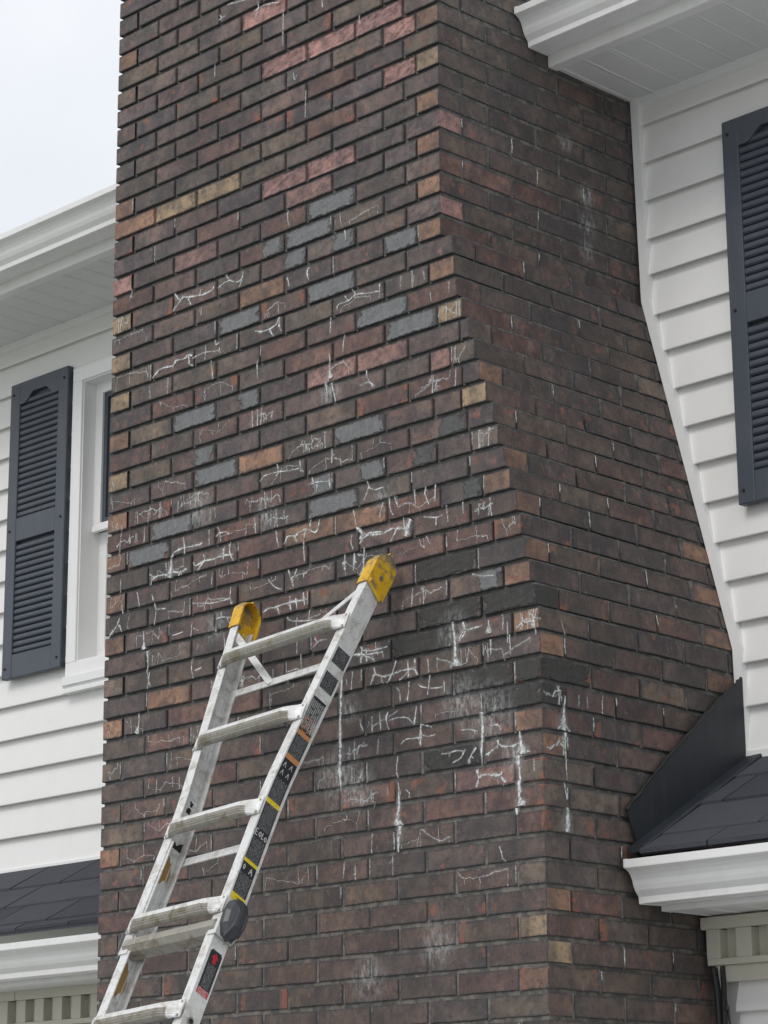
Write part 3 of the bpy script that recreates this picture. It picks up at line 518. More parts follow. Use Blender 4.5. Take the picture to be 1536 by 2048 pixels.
for k, (strong, *P) in enumerate([(1,(12.11,-25.9),(13.15,-25.11),(14.1,-24.53),(15.06,-24.78),(17.21,-25.12),(19.32,-25.09),(19.87,-24.58)),(1,(12.4,-23.58),(13.38,-24.67),(14.1,-24.53)),(1,(15.06,-24.78),(15.56,-25.91)),(1,(17.21,-25.12),(17.43,-24.42)),(1,(27.53,-32.39),(28.79,-32.78),(30.12,-32.8),(31.22,-32.54),(31.88,-31.76),(31.8,-32.84),(32.24,-33.59)),(1,(30.12,-32.8),(30.57,-33.73)),(1,(8.39,-33.85),(9.01,-33.34),(10.21,-32.97),(12.15,-33.11),(12.85,-32.63),(14.52,-32.71),(15.23,-32.39),(15.95,-32.73)),(1,(15.23,-32.39),(15.49,-33.59),(16.21,-34.09)),(1,(12.85,-32.63),(12.15,-33.44)),(1,(25.31,-24.16),(25.01,-25.15),(24.65,-26.02)),(1,(33.17,-27.03),(33.61,-28.42)),(1,(36.87,-26.77),(36.65,-27.5),(37.0,-28.54)),(0,(20.58,-25.1),(21.64,-24.73),(22.8,-24.71),(24.19,-25.25),(25.32,-24.91)),(0,(22.8,-24.71),(22.09,-23.71)),(0,(15.95,-33.06),(17.36,-32.91),(18.53,-32.88),(21.09,-33.35)),(0,(18.51,-31.9),(18.41,-33.82)),(0,(20.23,-31.68),(20.38,-32.36),(21.07,-32.21)),(0,(21.08,-32.86),(21.19,-33.69)),(0,(41.76,-33.53),(41.97,-32.82),(43.64,-32.79),(44.88,-32.35),(46.53,-32.64),(48.77,-32.93)),(0,(43.64,-32.79),(43.01,-32.01)),(0,(44.88,-32.35),(44.26,-31.57)),(0,(48.78,-32.02),(48.68,-33.82)),(0,(19.49,-34.24),(19.74,-35.59),(19.9,-36.76)),(0,(28.15,-36.04),(27.94,-36.93),(28.05,-38.54)),(0,(40.7,-34.03),(40.58,-36.01)),(0,(43.0,-36.77),(42.66,-38.82)),(0,(45.44,-43.58),(46.86,-43.47),(47.87,-44.15)),(0,(46.59,-41.9),(46.74,-42.99),(47.67,-44.25)),(0,(28.53,-51.55),(29.4,-50.96),(31.58,-50.95),(33.3,-51.16),(35.44,-51.3)),(0,(31.57,-49.88),(31.79,-51.0),(31.36,-51.37)),(0,(35.43,-50.24),(35.65,-51.35),(36.08,-51.89)),(0,(36.92,-53.57),(38.39,-53.57),(40.47,-53.85)),(0,(38.39,-53.57),(38.31,-54.61)),(0,(40.39,-52.94),(40.55,-54.62)),(0,(37.55,-52.8),(37.76,-53.6)),(0,(40.89,-50.06),(40.81,-51.83)),(0,(46.58,-55.11),(46.78,-56.03),(45.96,-57.33)),(0,(46.78,-55.89),(47.77,-56.38),(49.2,-56.38)),(0,(17.62,-26.77),(17.5,-27.89)),(0,(3.94,-20.66),(3.83,-21.99)),(0,(20.34,11.92),(20.84,11.22),(20.36,11.21)),(0,(20.11,11.3),(21.55,11.41)),(0,(21.77,12.8),(23.44,12.54),(25.33,12.2)),(0,(27.44,11.43),(27.68,10.31),(27.0,8.85)),(0,(26.99,10.05),(28.84,10.24),(31.6,9.58)),(0,(32.29,8.31),(32.19,3.63)),(0,(39.22,7.15),(39.31,6.12)),(0,(19.59,5.42),(19.53,3.54)),(0,(34.14,-0.72),(34.37,-1.79),(34.73,-1.25)),(0,(36.37,-3.78),(36.25,-7.35)),(0,(33.34,-18.47),(33.22,-19.56),(33.49,-20.6)),(0,(43.04,-23.81),(43.25,-25.12)),(0,(45.7,2.84),(45.57,1.74)),(1,(12.75,-57.77),(13.21,-57.23),(14.84,-57.06),(17.84,-57.15),(18.3,-56.92)),(1,(14.81,-55.64),(15.07,-57.1),(15.0,-57.87)),(1,(16.73,-59.12),(17.21,-59.67),(18.8,-59.34),(20.17,-59.43),(22.19,-59.34),(23.99,-59.52)),(1,(17.45,-60.34),(18.8,-59.34)),(1,(18.8,-59.34),(18.56,-58.52)),(1,(22.18,-58.42),(22.2,-59.81)),(1,(23.52,-57.9),(23.31,-59.09),(24.0,-60.28)),(1,(8.81,-60.69),(9.03,-59.94),(10.44,-59.71),(12.34,-59.89)),(1,(11.59,-58.35),(11.76,-59.32)),(1,(12.33,-59.58),(14.21,-59.91),(15.59,-59.69)),(1,(14.44,-59.8),(13.98,-60.34)),(1,(33.14,-59.85),(33.35,-59.14),(34.62,-59.23),(35.46,-58.95),(36.73,-58.89),(38.19,-59.46),(38.81,-58.1)),(1,(34.62,-59.23),(35.05,-60.06)),(1,(36.52,-58.7),(36.31,-59.55)),(1,(44.74,-60.13),(45.74,-60.9),(45.34,-61.7)),(1,(45.74,-61.34),(46.94,-61.28),(49.08,-61.54)),(1,(42.91,-62.99),(42.9,-64.88)),(1,(44.53,-63.14),(44.32,-65.13)),(1,(42.5,-63.94),(43.31,-63.94)),(1,(29.33,-67.4),(30.41,-67.13),(31.69,-67.2),(33.39,-67.04),(36.75,-67.16)),(1,(31.69,-67.2),(32.12,-68.16)),(1,(33.81,-66.22),(34.03,-68.03)),(1,(34.86,-66.7),(35.08,-68.06)),(1,(36.12,-66.18),(36.33,-67.83)),(1,(0.98,-65.71),(2.18,-64.79),(2.88,-63.79)),(1,(2.66,-64.55),(3.42,-65.63)),(1,(44.47,-74.76),(46.25,-75.03),(47.62,-75.1),(48.95,-75.17)),(1,(46.25,-74.33),(46.36,-75.9)),(0,(19.55,-55.6),(19.59,-57.63)),(0,(8.53,-59.22),(9.5,-59.77)),(0,(12.77,-58.4),(12.58,-60.41)),(0,(21.01,-55.57),(21.47,-56.28),(20.8,-56.77)),(0,(21.47,-56.44),(22.6,-56.5),(23.28,-56.93)),(0,(21.47,-56.28),(21.72,-57.56)),(0,(37.15,-58.67),(37.35,-57.82)),(0,(31.41,-58.02),(31.63,-59.12),(31.98,-60.24)),(0,(27.69,-55.64),(27.93,-57.66)),(0,(44.13,-60.89),(43.93,-61.72),(44.33,-62.67)),(0,(44.93,-63.36),(46.12,-63.73)),(0,(33.58,-63.07),(34.01,-64.18),(34.64,-64.0),(36.74,-64.08)),(0,(34.01,-64.18),(34.44,-65.3)),(0,(35.06,-63.18),(34.64,-64.0)),(0,(36.32,-63.71),(36.11,-64.56)),(0,(33.4,-68.66),(34.03,-69.21),(36.75,-69.65),(38.2,-69.74)),(0,(35.08,-68.94),(34.88,-70.37)),(0,(37.16,-68.41),(36.96,-70.71)),(0,(9.59,-63.02),(9.86,-64.16),(9.57,-65.83)),(0,(9.85,-63.85),(11.74,-64.01)),(0,(16.66,-66.52),(16.47,-68.33)),(0,(16.91,-67.33),(17.83,-67.78)),(0,(12.99,-67.62),(15.07,-67.49)),(0,(20.97,-66.92),(22.09,-66.8),(23.87,-67.24)),(0,(22.09,-66.8),(21.86,-66.15)),(0,(22.98,-67.1),(23.44,-67.78)),(0,(16.61,-64.21),(19.81,-64.75),(22.06,-64.82),(23.39,-64.74)),(0,(23.6,-63.41),(23.48,-64.76),(23.85,-65.58)),(0,(8.88,-71.47),(8.68,-72.68),(8.47,-73.57)),(0,(16.76,-71.12),(16.69,-72.32),(17.03,-73.44)),(0,(17.24,-72.56),(18.6,-72.31)),(0,(6.18,-61.02),(6.72,-63.01)),(0,(37.59,-72.98),(38.82,-72.31),(40.05,-72.36)),(0,(38.0,-71.74),(38.41,-72.53)),(0,(35.09,-71.28),(35.02,-73.31)),(0,(35.72,-73.42),(35.86,-76.05)),(0,(33.43,-75.11),(35.11,-75.01),(35.73,-75.31)),(0,(47.23,-75.33),(47.62,-76.09)),(0,(47.01,-78.39),(47.61,-77.49),(48.93,-77.96)),(0,(47.61,-76.65),(47.61,-77.49)),(0,(2.95,-58.87),(2.91,-60.62)),(0,(3.31,-62.12),(3.5,-63.42)),(0,(9.08,-61.84),(9.34,-62.66)),(0,(30.16,-63.66),(31.25,-64.74),(32.53,-65.26)),(0,(20.2,-61.29),(20.13,-62.5)),(0,(36.1,-59.96),(36.32,-62.67)),(0,(7.54,-66.28),(7.84,-68.21)),(0,(8.4,-71.4),(8.83,-73.01)),(1,(60.36,-75.76),(61.06,-75.18),(61.3,-74.63),(60.97,-73.72)),(1,(61.3,-74.63),(62.44,-74.72),(63.8,-74.6)),(1,(45.61,-74.14),(45.86,-74.54),(47.33,-74.76),(48.31,-74.74),(49.65,-74.68)),(1,(45.61,-74.06),(45.48,-75.89)),(1,(44.24,-74.82),(45.49,-74.92),(46.59,-75.36),(47.57,-75.86)),(1,(46.94,-78.57),(47.68,-77.45),(47.44,-76.72)),(1,(47.68,-77.45),(48.77,-77.88),(49.74,-77.93),(50.95,-77.76),(52.14,-77.68),(53.81,-77.75)),(1,(50.96,-76.46),(50.47,-77.52),(49.73,-78.63)),(1,(52.75,-76.64),(52.8,-78.64)),(1,(53.82,-76.63),(53.85,-77.76),(54.22,-78.59)),(1,(49.7,-81.92),(49.33,-82.73),(49.8,-83.91)),(1,(54.61,-84.04),(54.64,-85.14),(54.58,-86.32)),(1,(65.72,-87.08),(65.93,-87.6),(66.8,-87.95),(67.89,-88.01),(68.76,-87.79)),(1,(65.93,-87.6),(64.81,-88.19),(63.92,-88.5)),(1,(53.98,-81.9),(53.73,-83.15),(53.6,-83.9)),(1,(62.72,-87.52),(61.92,-88.25),(61.45,-89.02)),(0,(47.83,-73.87),(47.82,-74.66),(48.18,-75.42)),(0,(48.8,-74.99),(48.98,-75.81)),(0,(48.65,-77.95),(48.72,-78.57)),(0,(51.17,-79.53),(51.52,-80.27),(51.51,-81.13)),(0,(52.89,-79.08),(52.83,-80.11),(52.62,-81.2)),(0,(54.25,-79.46),(54.95,-79.98),(56.81,-80.34),(57.97,-80.33)),(0,(58.1,-79.67),(58.19,-81.04)),(0,(49.69,-82.95),(51.13,-82.8),(52.55,-82.99),(53.49,-83.8)),(0,(48.37,-81.74),(48.48,-83.83)),(0,(47.16,-82.09),(47.14,-83.83)),(0,(51.57,-85.77),(52.29,-85.35),(53.47,-85.37),(54.4,-85.37)),(0,(54.76,-85.16),(55.8,-85.46),(56.73,-85.33)),(0,(57.62,-87.55),(58.76,-87.61),(59.9,-87.5),(61.03,-87.72)),(0,(61.15,-87.49),(60.34,-88.38),(59.19,-88.74)),(0,(55.7,-76.92),(55.81,-77.62),(55.91,-78.5)),(0,(66.72,-73.9),(66.82,-74.59),(66.68,-75.58)),(0,(64.66,-85.45),(65.76,-85.52),(66.19,-86.15)),(0,(60.4,-85.39),(61.75,-85.48),(62.87,-85.8)),(0,(45.32,-82.19),(45.44,-82.91),(45.92,-83.75)),(1,(62.66,-89.86),(62.93,-90.88),(62.51,-91.65)),(1,(62.98,-90.72),(63.87,-90.53),(65.85,-90.81),(66.19,-90.44),(66.17,-91.09),(66.81,-91.66)),(0,(51.08,-86.94),(50.95,-87.95),(50.87,-88.96)),(0,(43.94,-87.27),(44.01,-89.01)),(0,(44.91,-89.2),(45.33,-88.56),(45.66,-87.74)),(0,(51.39,-91.31),(51.51,-90.73)),(0,(52.22,-90.81),(52.8,-91.21),(52.68,-91.71)),(0,(65.66,-98.16),(65.97,-99.0),(66.11,-99.57)),(0,(47.06,-95.0),(47.04,-97.11)),(0,(50.4,-95.16),(50.45,-97.02)),(0,(42.79,-97.64),(42.54,-99.49)),(0,(44.45,-97.88),(44.49,-99.83)),(0,(50.21,-97.75),(50.23,-99.84)),(0,(70.65,-89.68),(70.71,-90.98)),(1,(45.33,-62.14),(46.09,-61.55),(47.33,-61.52),(48.82,-61.71),(50.29,-61.45),(51.27,-61.55),(52.72,-61.83)),(1,(51.27,-61.55),(50.4,-62.64)),(1,(46.09,-61.55),(45.09,-60.36)),(1,(52.25,-60.48),(52.48,-61.78),(53.19,-62.63)),(0,(53.98,-57.6),(54.2,-59.79)),(0,(55.79,-57.61),(55.53,-58.63)),(0,(55.65,-58.48),(56.23,-59.84)),(0,(57.21,-57.72),(57.02,-59.64)),(0,(50.09,-57.71),(50.2,-59.0),(50.68,-59.91)),(0,(50.82,-57.68),(51.3,-58.86)),(0,(44.35,-58.03),(44.79,-59.94)),(0,(49.1,-58.06),(48.72,-59.07),(48.59,-59.77)),(0,(58.82,-60.35),(59.02,-62.33)),(0,(61.27,-60.49),(61.29,-61.81)),(0,(55.38,-61.0),(57.27,-61.46),(58.21,-61.38)),(0,(57.27,-61.46),(57.21,-62.42)),(0,(58.76,-63.86),(58.8,-65.09)),(0,(55.7,-63.28),(56.28,-64.27)),(0,(62.48,-68.71),(63.6,-69.17),(65.63,-69.44)),(0,(60.99,-73.86),(61.09,-74.64),(60.39,-75.55))]):
    r = random.Random(k*13+5); Q = smooth(P); Q = [(a_+r.uniform(-.035, .035), z_+r.uniform(-.035, .035)) for a_, z_ in Q]
    w0 = .20 if strong else .11; ph = r.uniform(0, 6)
    ribbon('f', 0, Q, [w0*(.85+.45*math.sin(ph+i*.9))*r.uniform(.75, 1.2)*(1 if 0 < i < len(Q)-1 else .4) for i in range(len(Q))])
    for _ in range(r.choice((0, 1, 1, 2)) if strong else r.choice((0, 0, 1))):      # hair cracks off the main ones
        p = Q[r.randint(1, len(Q)-2)]; q_ = (p[0]+r.uniform(-.5, .5), p[1]+r.uniform(-.6, .35)); ribbon('f', 0, meander(r, p, q_, .05, 5), [w0*.55, w0*.5, w0*.45, w0*.4, w0*.3, .02])
for n in range(9, 40):
    r = random.Random(n*17+3); js = [0]+joints(n)+[xr(n)]; dens = .34 if 18 <= n <= 34 else .18
    for i_, (x0_, x1_) in enumerate(zip(js, js[1:])):
        if r.random() > dens or x1_-x0_ < 3 or SPEC.get(('f', n, i_), ('-', '-'))[1] != '-': continue
        z1_, z0_ = -CH*(n-1)-.3, -CH*n+.3; node = []
        for _ in range(r.randint(3, 6)): node.append((r.uniform(x0_+.4, x1_-.4), r.uniform(z0_+.2, z1_-.2)))
        node.sort()
        for p, q_ in zip(node, node[1:]):
            k_ = max(4, int(math.dist(p, q_)*4)); ribbon('f', 0, meander(r, p, q_, .10, k_), [.055*r.uniform(.5, 1.5) for _ in range(k_+1)], alpha=.75, halo=r.random() < .4)
        for p in node:
            q_ = (p[0]+r.uniform(-.25, .25), r.choice((z0_, z1_, p[1]-.6))); ribbon('f', 0, meander(r, p, q_, .06, 5), [.07*r.uniform(.5, 1.4) for _ in range(6)], alpha=.8, halo=False)
for face, X, pts, ws in [('f', 0, [(40.5, -38.5), (40.6, -40.2), (40.6, -41.5)], [0.1, 0.22, 0.55]), ('f', 0, [(39.8, -41.8), (40.1, -42.9), (40.1, -44.2)], [0.3, 0.15, 0.1]), ('f', 0, [(40.8, -42.1), (41.2, -43.4), (41.5, -44.5)], [0.3, 0.15, 0.1]), ('f', 0, [(42.5, -76.2), (42.4, -78.5), (42.2, -81.8), (42.2, -85.2), (42.1, -87.7), (42.3, -89.7)], [0.2, 0.35, 0.3, 0.4, 0.55, 0.1]), ('f', 0, [(42.4, -73.9), (42.4, -76.2)], [0.08, 0.2]), ('f', 0, [(51.2, -89.9), (51.3, -91.8), (51.1, -93.4), (51.0, -94.5)], [0.1, 0.3, 0.6, 1.3]), ('f', 0, [(51.4, -94.6), (51.2, -96.1), (51.1, -97.4)], [0.6, 0.35, 0.12]), ('f', 0, [(59.5, -73.5), (59.8, -75.0), (59.9, -76.6), (59.9, -78.4)], [0.2, 0.3, 0.35, 1.1]), ('f', 0, [(63.6, -83.9), (63.7, -85.8), (63.4, -87.9), (63.5, -89.5)], [0.3, 0.35, 0.3, 0.12]), ('f', 0, [(68.8, -86.6), (69.0, -87.5), (69.2, -89.0)], [0.1, 0.4, 1.3]), ('f', 0, [(68.5, -89.1), (68.7, -90.6), (68.8, -91.7)], [0.6, 0.3, 0.2]), ('f', 0, [(68.6, -91.7), (68.6, -93.2), (68.8, -94.3)], [0.5, 0.45, 1.0]), ('f', 0, [(68.2, -94.5), (68.2, -95.2)], [0.5, 0.1]), ('s', 71.9, [(3.6, -82.8), (3.3, -84.9), (3.1, -86.5)], [0.12, 0.45, 1.5]), ('s', 71.9, [(3.5, -86.7), (3.4, -88.5), (3.6, -91.6)], [0.35, 0.2, 0.12]), ('s', 71.9, [(3.5, -94.5), (3.5, -95.8), (3.4, -97.0)], [0.3, 0.6, 0.7]), ('s', 71.9, [(3.1, -91.9), (3.5, -93.7)], [0.15, 0.1]), ('f', 0, [(7.6, -66.2), (7.7, -67.6), (7.8, -68.5)], [0.06, 0.12, 0.7]), ('f', 0, [(8.4, -68.8), (8.6, -70.6), (8.4, -71.5)], [0.4, 0.15, 0.08]), ('f', 0, [(12.7, -57.6), (12.6, -59.4), (12.3, -60.3)], [0.1, 0.35, 0.6]), ('f', 0, [(46.1, -62.8), (46.0, -64.8), (45.8, -66.0)], [0.12, 0.3, 0.7]), ('f', 0, [(53.4, -60.9), (52.9, -61.8), (52.6, -62.7)], [0.5, 0.9, 0.5]), ('f', 0, [(64.7, -74.2), (64.9, -75.0), (64.8, -75.6)], [0.1, 0.25, 0.6]), ('f', 0, [(56.3, -84.5), (54.6, -84.0), (54.5, -86.2)], [0.05, 0.1, 0.2]), ('f', 0, [(7.1, -76.3), (7.1, -77.8), (6.8, -78.8)], [0.1, 0.15, 0.6]), ('f', 0, [(3.1, -51.9), (2.8, -53.8), (2.6, -55.8)], [0.06, 0.06, 0.05]), ('f', 0, [(56.1, -78.8), (55.7, -80.9)], [0.1, 0.08]), ('f', 0, [(51.5, -78.7), (52.8, -78.0)], [0.1, 0.1]), ('f', 0, [(71.2, -75.2), (71.4, -76.8)], [0.15, 0.1]), ('f', 0, [(67.7, -76.2), (67.8, -78.3)], [0.12, 0.1]), ('s', 71.7, [(3.5, -74.8), (4.1, -76.3)], [0.05, 0.05]), ('f', 0, [(65.0, -76.3), (65.0, -78.0)], [0.12, 0.08]), ('f', 0, [(67.4, -74.8), (67.4, -77.0)], [0.1, 0.08])]:
    r = random.Random(int(pts[0][0]*10)); P, Wd = [], []
    for (a, b), (wa, wb) in zip(zip(pts, pts[1:]), zip(ws, ws[1:])):
        L = math.dist(a, b); k = max(3, int(L*3))
        for i in range(k):
            t = i/k; e = t*t if wb > wa*2 else t
            P.append((a[0]+(b[0]-a[0])*t+r.uniform(-.05, .05), a[1]+(b[1]-a[1])*t)); Wd.append((wa+(wb-wa)*e)*r.uniform(.6, 1.3))
    P.append(pts[-1]); Wd.append(ws[-1]); Wd = [min(w_, .8) for w_ in Wd]; ribbon(face, X, P, Wd, .10)
    r2 = random.Random(int(pts[-1][1]*10)); e_ = pts[-1]
    if ws[-1] > .5:                        # powder fans out where the run lands on a joint
        for _ in range(7): q_ = (e_[0]+r2.uniform(-.8, .8)*ws[-1], e_[1]+r2.uniform(-.05, .25)); ribbon(face, X, meander(r2, (e_[0], e_[1]+r2.uniform(.2, .9)), q_, .06, 4), [.12, .16, .2, .16, .08], .10, .8)
for n in range(4, 46):                      # fine runs that follow a joint edge here and there
    r = random.Random(n*7)
    for j in joints(n):
        if r.random() < (.30 if 20 < n < 40 else .12):
            a = j+r.choice((-.2, .2)); z = -CH*(n-1)-.3; ribbon('f', 0, wander(r, (a, z), (a, z-r.uniform(1, 2.2)), .03, 5), [.03, .07, .06, .08, .06, .03])
    for j in ([8.19, 16.56, 24.94] if n % 2 else [3.81, 12.19, 20.56]):
        if r.random() < .35:
            a = j+r.uniform(-.15, .15); z = -CH*(n-1)-.3; ribbon('s', xr(n), wander(r, (a, z), (a, z-r.uniform(.8, 1.9)), .05, 5), [.05, .16, .12, .2, .1, .05], .03)
cr.build('salt_crust', M['crust'], chimney, kind='stuff')

# ------------------------------------------------------------------ house
house = thing('white_house', 'white sided two-storey house with charcoal shutters behind the brick chimney', 'house')
WY = 35.4
XL, XRT = -150.0, 190.0
body = MB(); body.box(XL, -51.0, WY+.3, WY+240, -88, 2); body.box(-15.3, XRT, WY+.3, WY+240, -88, 2); body.box(-51.0, -15.3, WY+.3, WY+240, -10.6, 2); body.box(-51.0, -15.3, WY+.3, WY+240, -88, -58.5); body.box(-51.0, -15.3, WY+40, WY+240, -58.5, -10.6); body.box(XL, XRT, 28.2, WY+240, GROUND, -105.5)
body.build('wall', M['siding'], house)
def board(x0, x1, zb, h, y=WY, x0top=None):
    """one lap of vinyl siding: butt edge proud at the bottom, leaning back to the top"""
    mb = MB(); xt = x0 if x0top is None else x0top
    pr = [(y+.1, zb+.55), (y-.40, zb+.26), (y-.94, zb+.0), (y-1.0, zb+.12), (y-.93, zb+.6), (y-.06, zb+h+.5), (y+.2, zb+h+.5)]
    k = len(pr); n = mb.add([(x0 if z < zb+h*.5 else xt, yy, z) for yy, z in pr]+[(x1, yy, z) for yy, z in pr])
    for i in range(k): j = (i+1) % k; mb.face([n+i, n+j, n+k+j, n+k+i])
    mb.face([n+i for i in range(k)]); mb.face([n+k+i for i in range(k)][::-1])
    return mb.build('siding_board', M['siding'], house)
WX0, WX1, WZ0, WZ1 = -52.0, -15.0, -60.9, -10.2
zsl = [-5.4, -10.5, -15.6, -20.7, -25.8, -30.8, -35.8, -40.8, -45.8, -50.9, -55.9, -61.0, -66.15, -71.1, -76.05, -81.2, -86.3]
zsr = [-5.4, -10.42, -15.47, -20.55, -25.17, -30.5, -35.35, -40.45, -45.48, -50.35, -55.36, -60.4, -65.2, -70.2, -75.04, -80.05, -85.3]
for z, zp in zip(zsl, [-1.6]+zsl):
    if z > WZ1-.5 or z < WZ0-4.5: board(XL, 1.5, z, zp-z)
    else:
        board(XL, WX0+.3, z, zp-z); board(WX1-.3, 1.5, z, zp-z)
for z, zp in zip(zsr, [-1.6]+zsr): board(trimx(z)+.5, XRT, z, zp-z, x0top=trimx(zp)+.5)
# corner channel that follows the chimney shoulder
def strip(pts, w, y0, y1, name, mat, parent):
    nr = []
    for (xa, za), (xb, zb) in zip(pts, pts[1:]): L = math.hypot(xb-xa, zb-za); nr.append((-(zb-za)/L, (xb-xa)/L))
    ou = []
    for i, (x, z) in enumerate(pts):       # mitred outer edge
        n0, n1 = nr[max(i-1, 0)], nr[min(i, len(nr)-1)]; mx_, mz_ = n0[0]+n1[0], n0[1]+n1[1]; k = 2/(mx_*mx_+mz_*mz_); ou.append((x+mx_*k*w, z+mz_*k*w))
    for i in range(len(pts)-1):
        mb = MB(); q = [pts[i], pts[i+1], ou[i+1], ou[i]]
        n = mb.add([(x, y0, z) for x, z in q]+[(x, y1, z) for x, z in q])
        for f in ((0, 1, 2, 3), (7, 6, 5, 4), (0, 4, 5, 1), (1, 5, 6, 2), (2, 6, 7, 3), (3, 7, 4, 0)): mb.face([n+i_ for i_ in f])
        mb.build(name, mat, parent)
strip([(58.95, -1.6), (59.6, -28.5), (70.95, -73.3), (71.15, -85.4)], 1.15, WY-1.35, WY, 'corner_trim', M['trim'], house)
t = MB(); t.box(71.15, XRT, WY-1.4, WY, -86.75, -85.1, .08); t.build('starter_trim', M['trim'], house)
t = MB(); t.box(XL, 1.5, WY-1.3, WY, -87.6, -85.9, .08); t.build('starter_trim', M['trim'], house)
for a, b in ((XL, 0), (58.9, XRT)):
    t = MB(); t.prism([(WY-1.2, -1.65), (WY-1.2, -2.75), (WY-.85, -2.8), (WY, -2.8), (WY, -1.65)], a, b); t.build('soffit_channel', M['trim'], house)

# eaves: gutter, fascia, soffit panels
def gutter(x0, x1, y, z, mat, parent, endcap=True):
    """K-style gutter; y, z = front top edge of the lip"""
    out_ = [(y+5.9, z-.1), (y+5.9, z-4.35), (y+2.5, z-4.45), (y+2.35, z-4.38), (y+2.3, z-3.72), (y+2.15, z-3.55), (y+1.75, z-3.1), (y+1.5, z-2.6), (y+1.35, z-2.1), (y+1.1, z-1.6), (y+.75, z-1.22), (y+.3, z-1.0), (y+.02, z-.9), (y, z-.8), (y, z-.06), (y+.08, z)]
    inn = [(y+.7, z), (y+.72, z-.6), (y+.9, z-1.05), (y+1.3, z-1.5), (y+1.55, z-2.1), (y+1.7, z-2.6), (y+2.45, z-3.6), (y+2.6, z-4.25), (y+5.8, z-4.15), (y+5.8, z-.1)]
    mb = MB(); mb.prism(out_+inn, x0, x1, cap=False)
    for xx in (x0, x1): n = mb.add([(xx, a, b) for a, b in out_]); mb.face([n+i for i in range(len(out_))])
    g_ = mb.build('gutter', mat, parent)
    # end cap rim, a little proud of the profile
    cp = MB(); sc = [((a-(y+3))*1.015+(y+3), (b-(z-2.2))*1.02+(z-2.2)) for a, b in out_]; cp.prism(sc, x0-.06, x0+.35); cp.build('end_cap', mat, g_)
    return g_
gutter(58.75, XRT, 13.06, 3.75, M['gutter'], house)
gutter(XL, -.25, 13.06, 3.85, M['gutter'], house)
for a, b in ((58.7, XRT), (XL, -.2)):
    f = MB(); f.prism([(18.95, 3.6), (18.95, -1.95), (19.05, -2.1), (20.5, -2.1), (20.5, -1.72), (19.8, -1.7), (19.8, 3.6)], a, b); f.build('fascia', M['gutter'], house)
    so = None; x = 62.35 if a > 0 else -1.2
    step = 4.16 if a > 0 else -4.16
    first = MB()
    if a > 0: first.box(58.72, x-.22, 20.3, WY-.2, -1.72, -1.2, .04); first.box(58.7, 59.35, 20.5, WY-.4, -1.9, -1.7, .03); first.build('soffit_panel', M['soffit'], house)
    while (x < b if step > 0 else x > a):
        x0, x1 = (x, x+step) if step > 0 else (x+step, x)
        if so is None:
            mb = MB(); mb.prism([(x0-.18, -1.62), (x0+.02, -1.78), (x0+.3, -1.82), (x0+.42, -1.70), (x1-.32, -1.70), (x1-.18, -1.62), (x1-.18, -1.3), (x0-.18, -1.3)], 20.3, WY-.2, axis='y'); so = mb.build('soffit_panel', M['soffit'], house); sx = x
        else: dup(so, house, dx=x-sx)
        x += step
# upper roof, unseen behind the gutter, added to block sky light
for a, b in ((58.9, XRT), (XL, -.3)):
    rf = MB(); s0 = .42; rf.prism([(17.6, 2.9), (150, 2.9+s0*132), (150, 4.5+s0*132), (17.4, 4.2)], a, b); rf.build('roof', M['shingle'], house)

# window with its casing, behind the left edge of the chimney
win = MB()
y0 = WY-1.45
def ring(mb, xa, xb, za, zb, w, ya, yb, ch=.06, wb=None):
    wb = wb or w
    mb.box(xa, xa+w, ya, yb, za+wb+.003, zb-w-.003, ch); mb.box(xb-w, xb, ya, yb, za+wb+.003, zb-w-.003, ch); mb.box(xa, xb, ya, yb, zb-w, zb, ch); mb.box(xa, xb, ya, yb, za, za+wb, ch)
ring(win, WX0, WX1, WZ0+2.2, WZ1, 2.3, y0, WY+.3, .08, 2.2)
window = win.build('window', M['trim'], house)
lin = MB(); ring(lin, WX0+2.0, WX1-2.0, WZ0+4.1, WZ1-2.0, .5, y0+.35, WY+3.6, 0); lin.build('jamb', M['trim'], window)
sl = MB(); sl.box(WX0-.1, WX1+.1, y0-.5, WY, WZ0+.9, WZ0+2.3, .1); sl.prism([(y0-.25, WZ0+.9), (y0-.1, WZ0+.55), (y0-.3, WZ0+.35), (y0-.3, WZ0-.15), (WY, WZ0-.15), (WY, WZ0+.9)], WX0-.2, WX1+.2); sl.build('sill', M['trim'], window)
ax, bx = WX0+2.4, WX1-2.4
zmr = -36.0
up = MB(); ring(up, ax, bx, zmr, WZ1-2.4, 1.7, WY+1.2, WY+2.4, .05, 1.0); up.box(ax+.2, bx-.2, WY+.8, WY+1.35, zmr-.35, zmr+.55, .08); up.build('sash', M['trim'], window)
lo = MB(); ring(lo, ax, bx, WZ0+4.5, zmr-.1, 1.9, WY+2.45, WY+3.5, .05, 2.1); lo.build('sash', M['trim'], window)
gl = MB(); gl.box(ax+1.6, bx-1.6, WY+2.0, WY+2.1, zmr+.9, WZ1-4.0); gl.build('pane', M['glass'], window)
gl = MB(); gl.box(ax+1.8, bx-1.8, WY+3.1, WY+3.2, WZ0+6.5, zmr-1.9); gl.build('pane', M['blind'], window)
sc = MB(); ring(sc, ax+1.65, bx-1.65, zmr+1.0, WZ1-4.1, .8, WY+1.6, WY+1.95, .03); sc.build('screen_frame', M['shutter'], window)

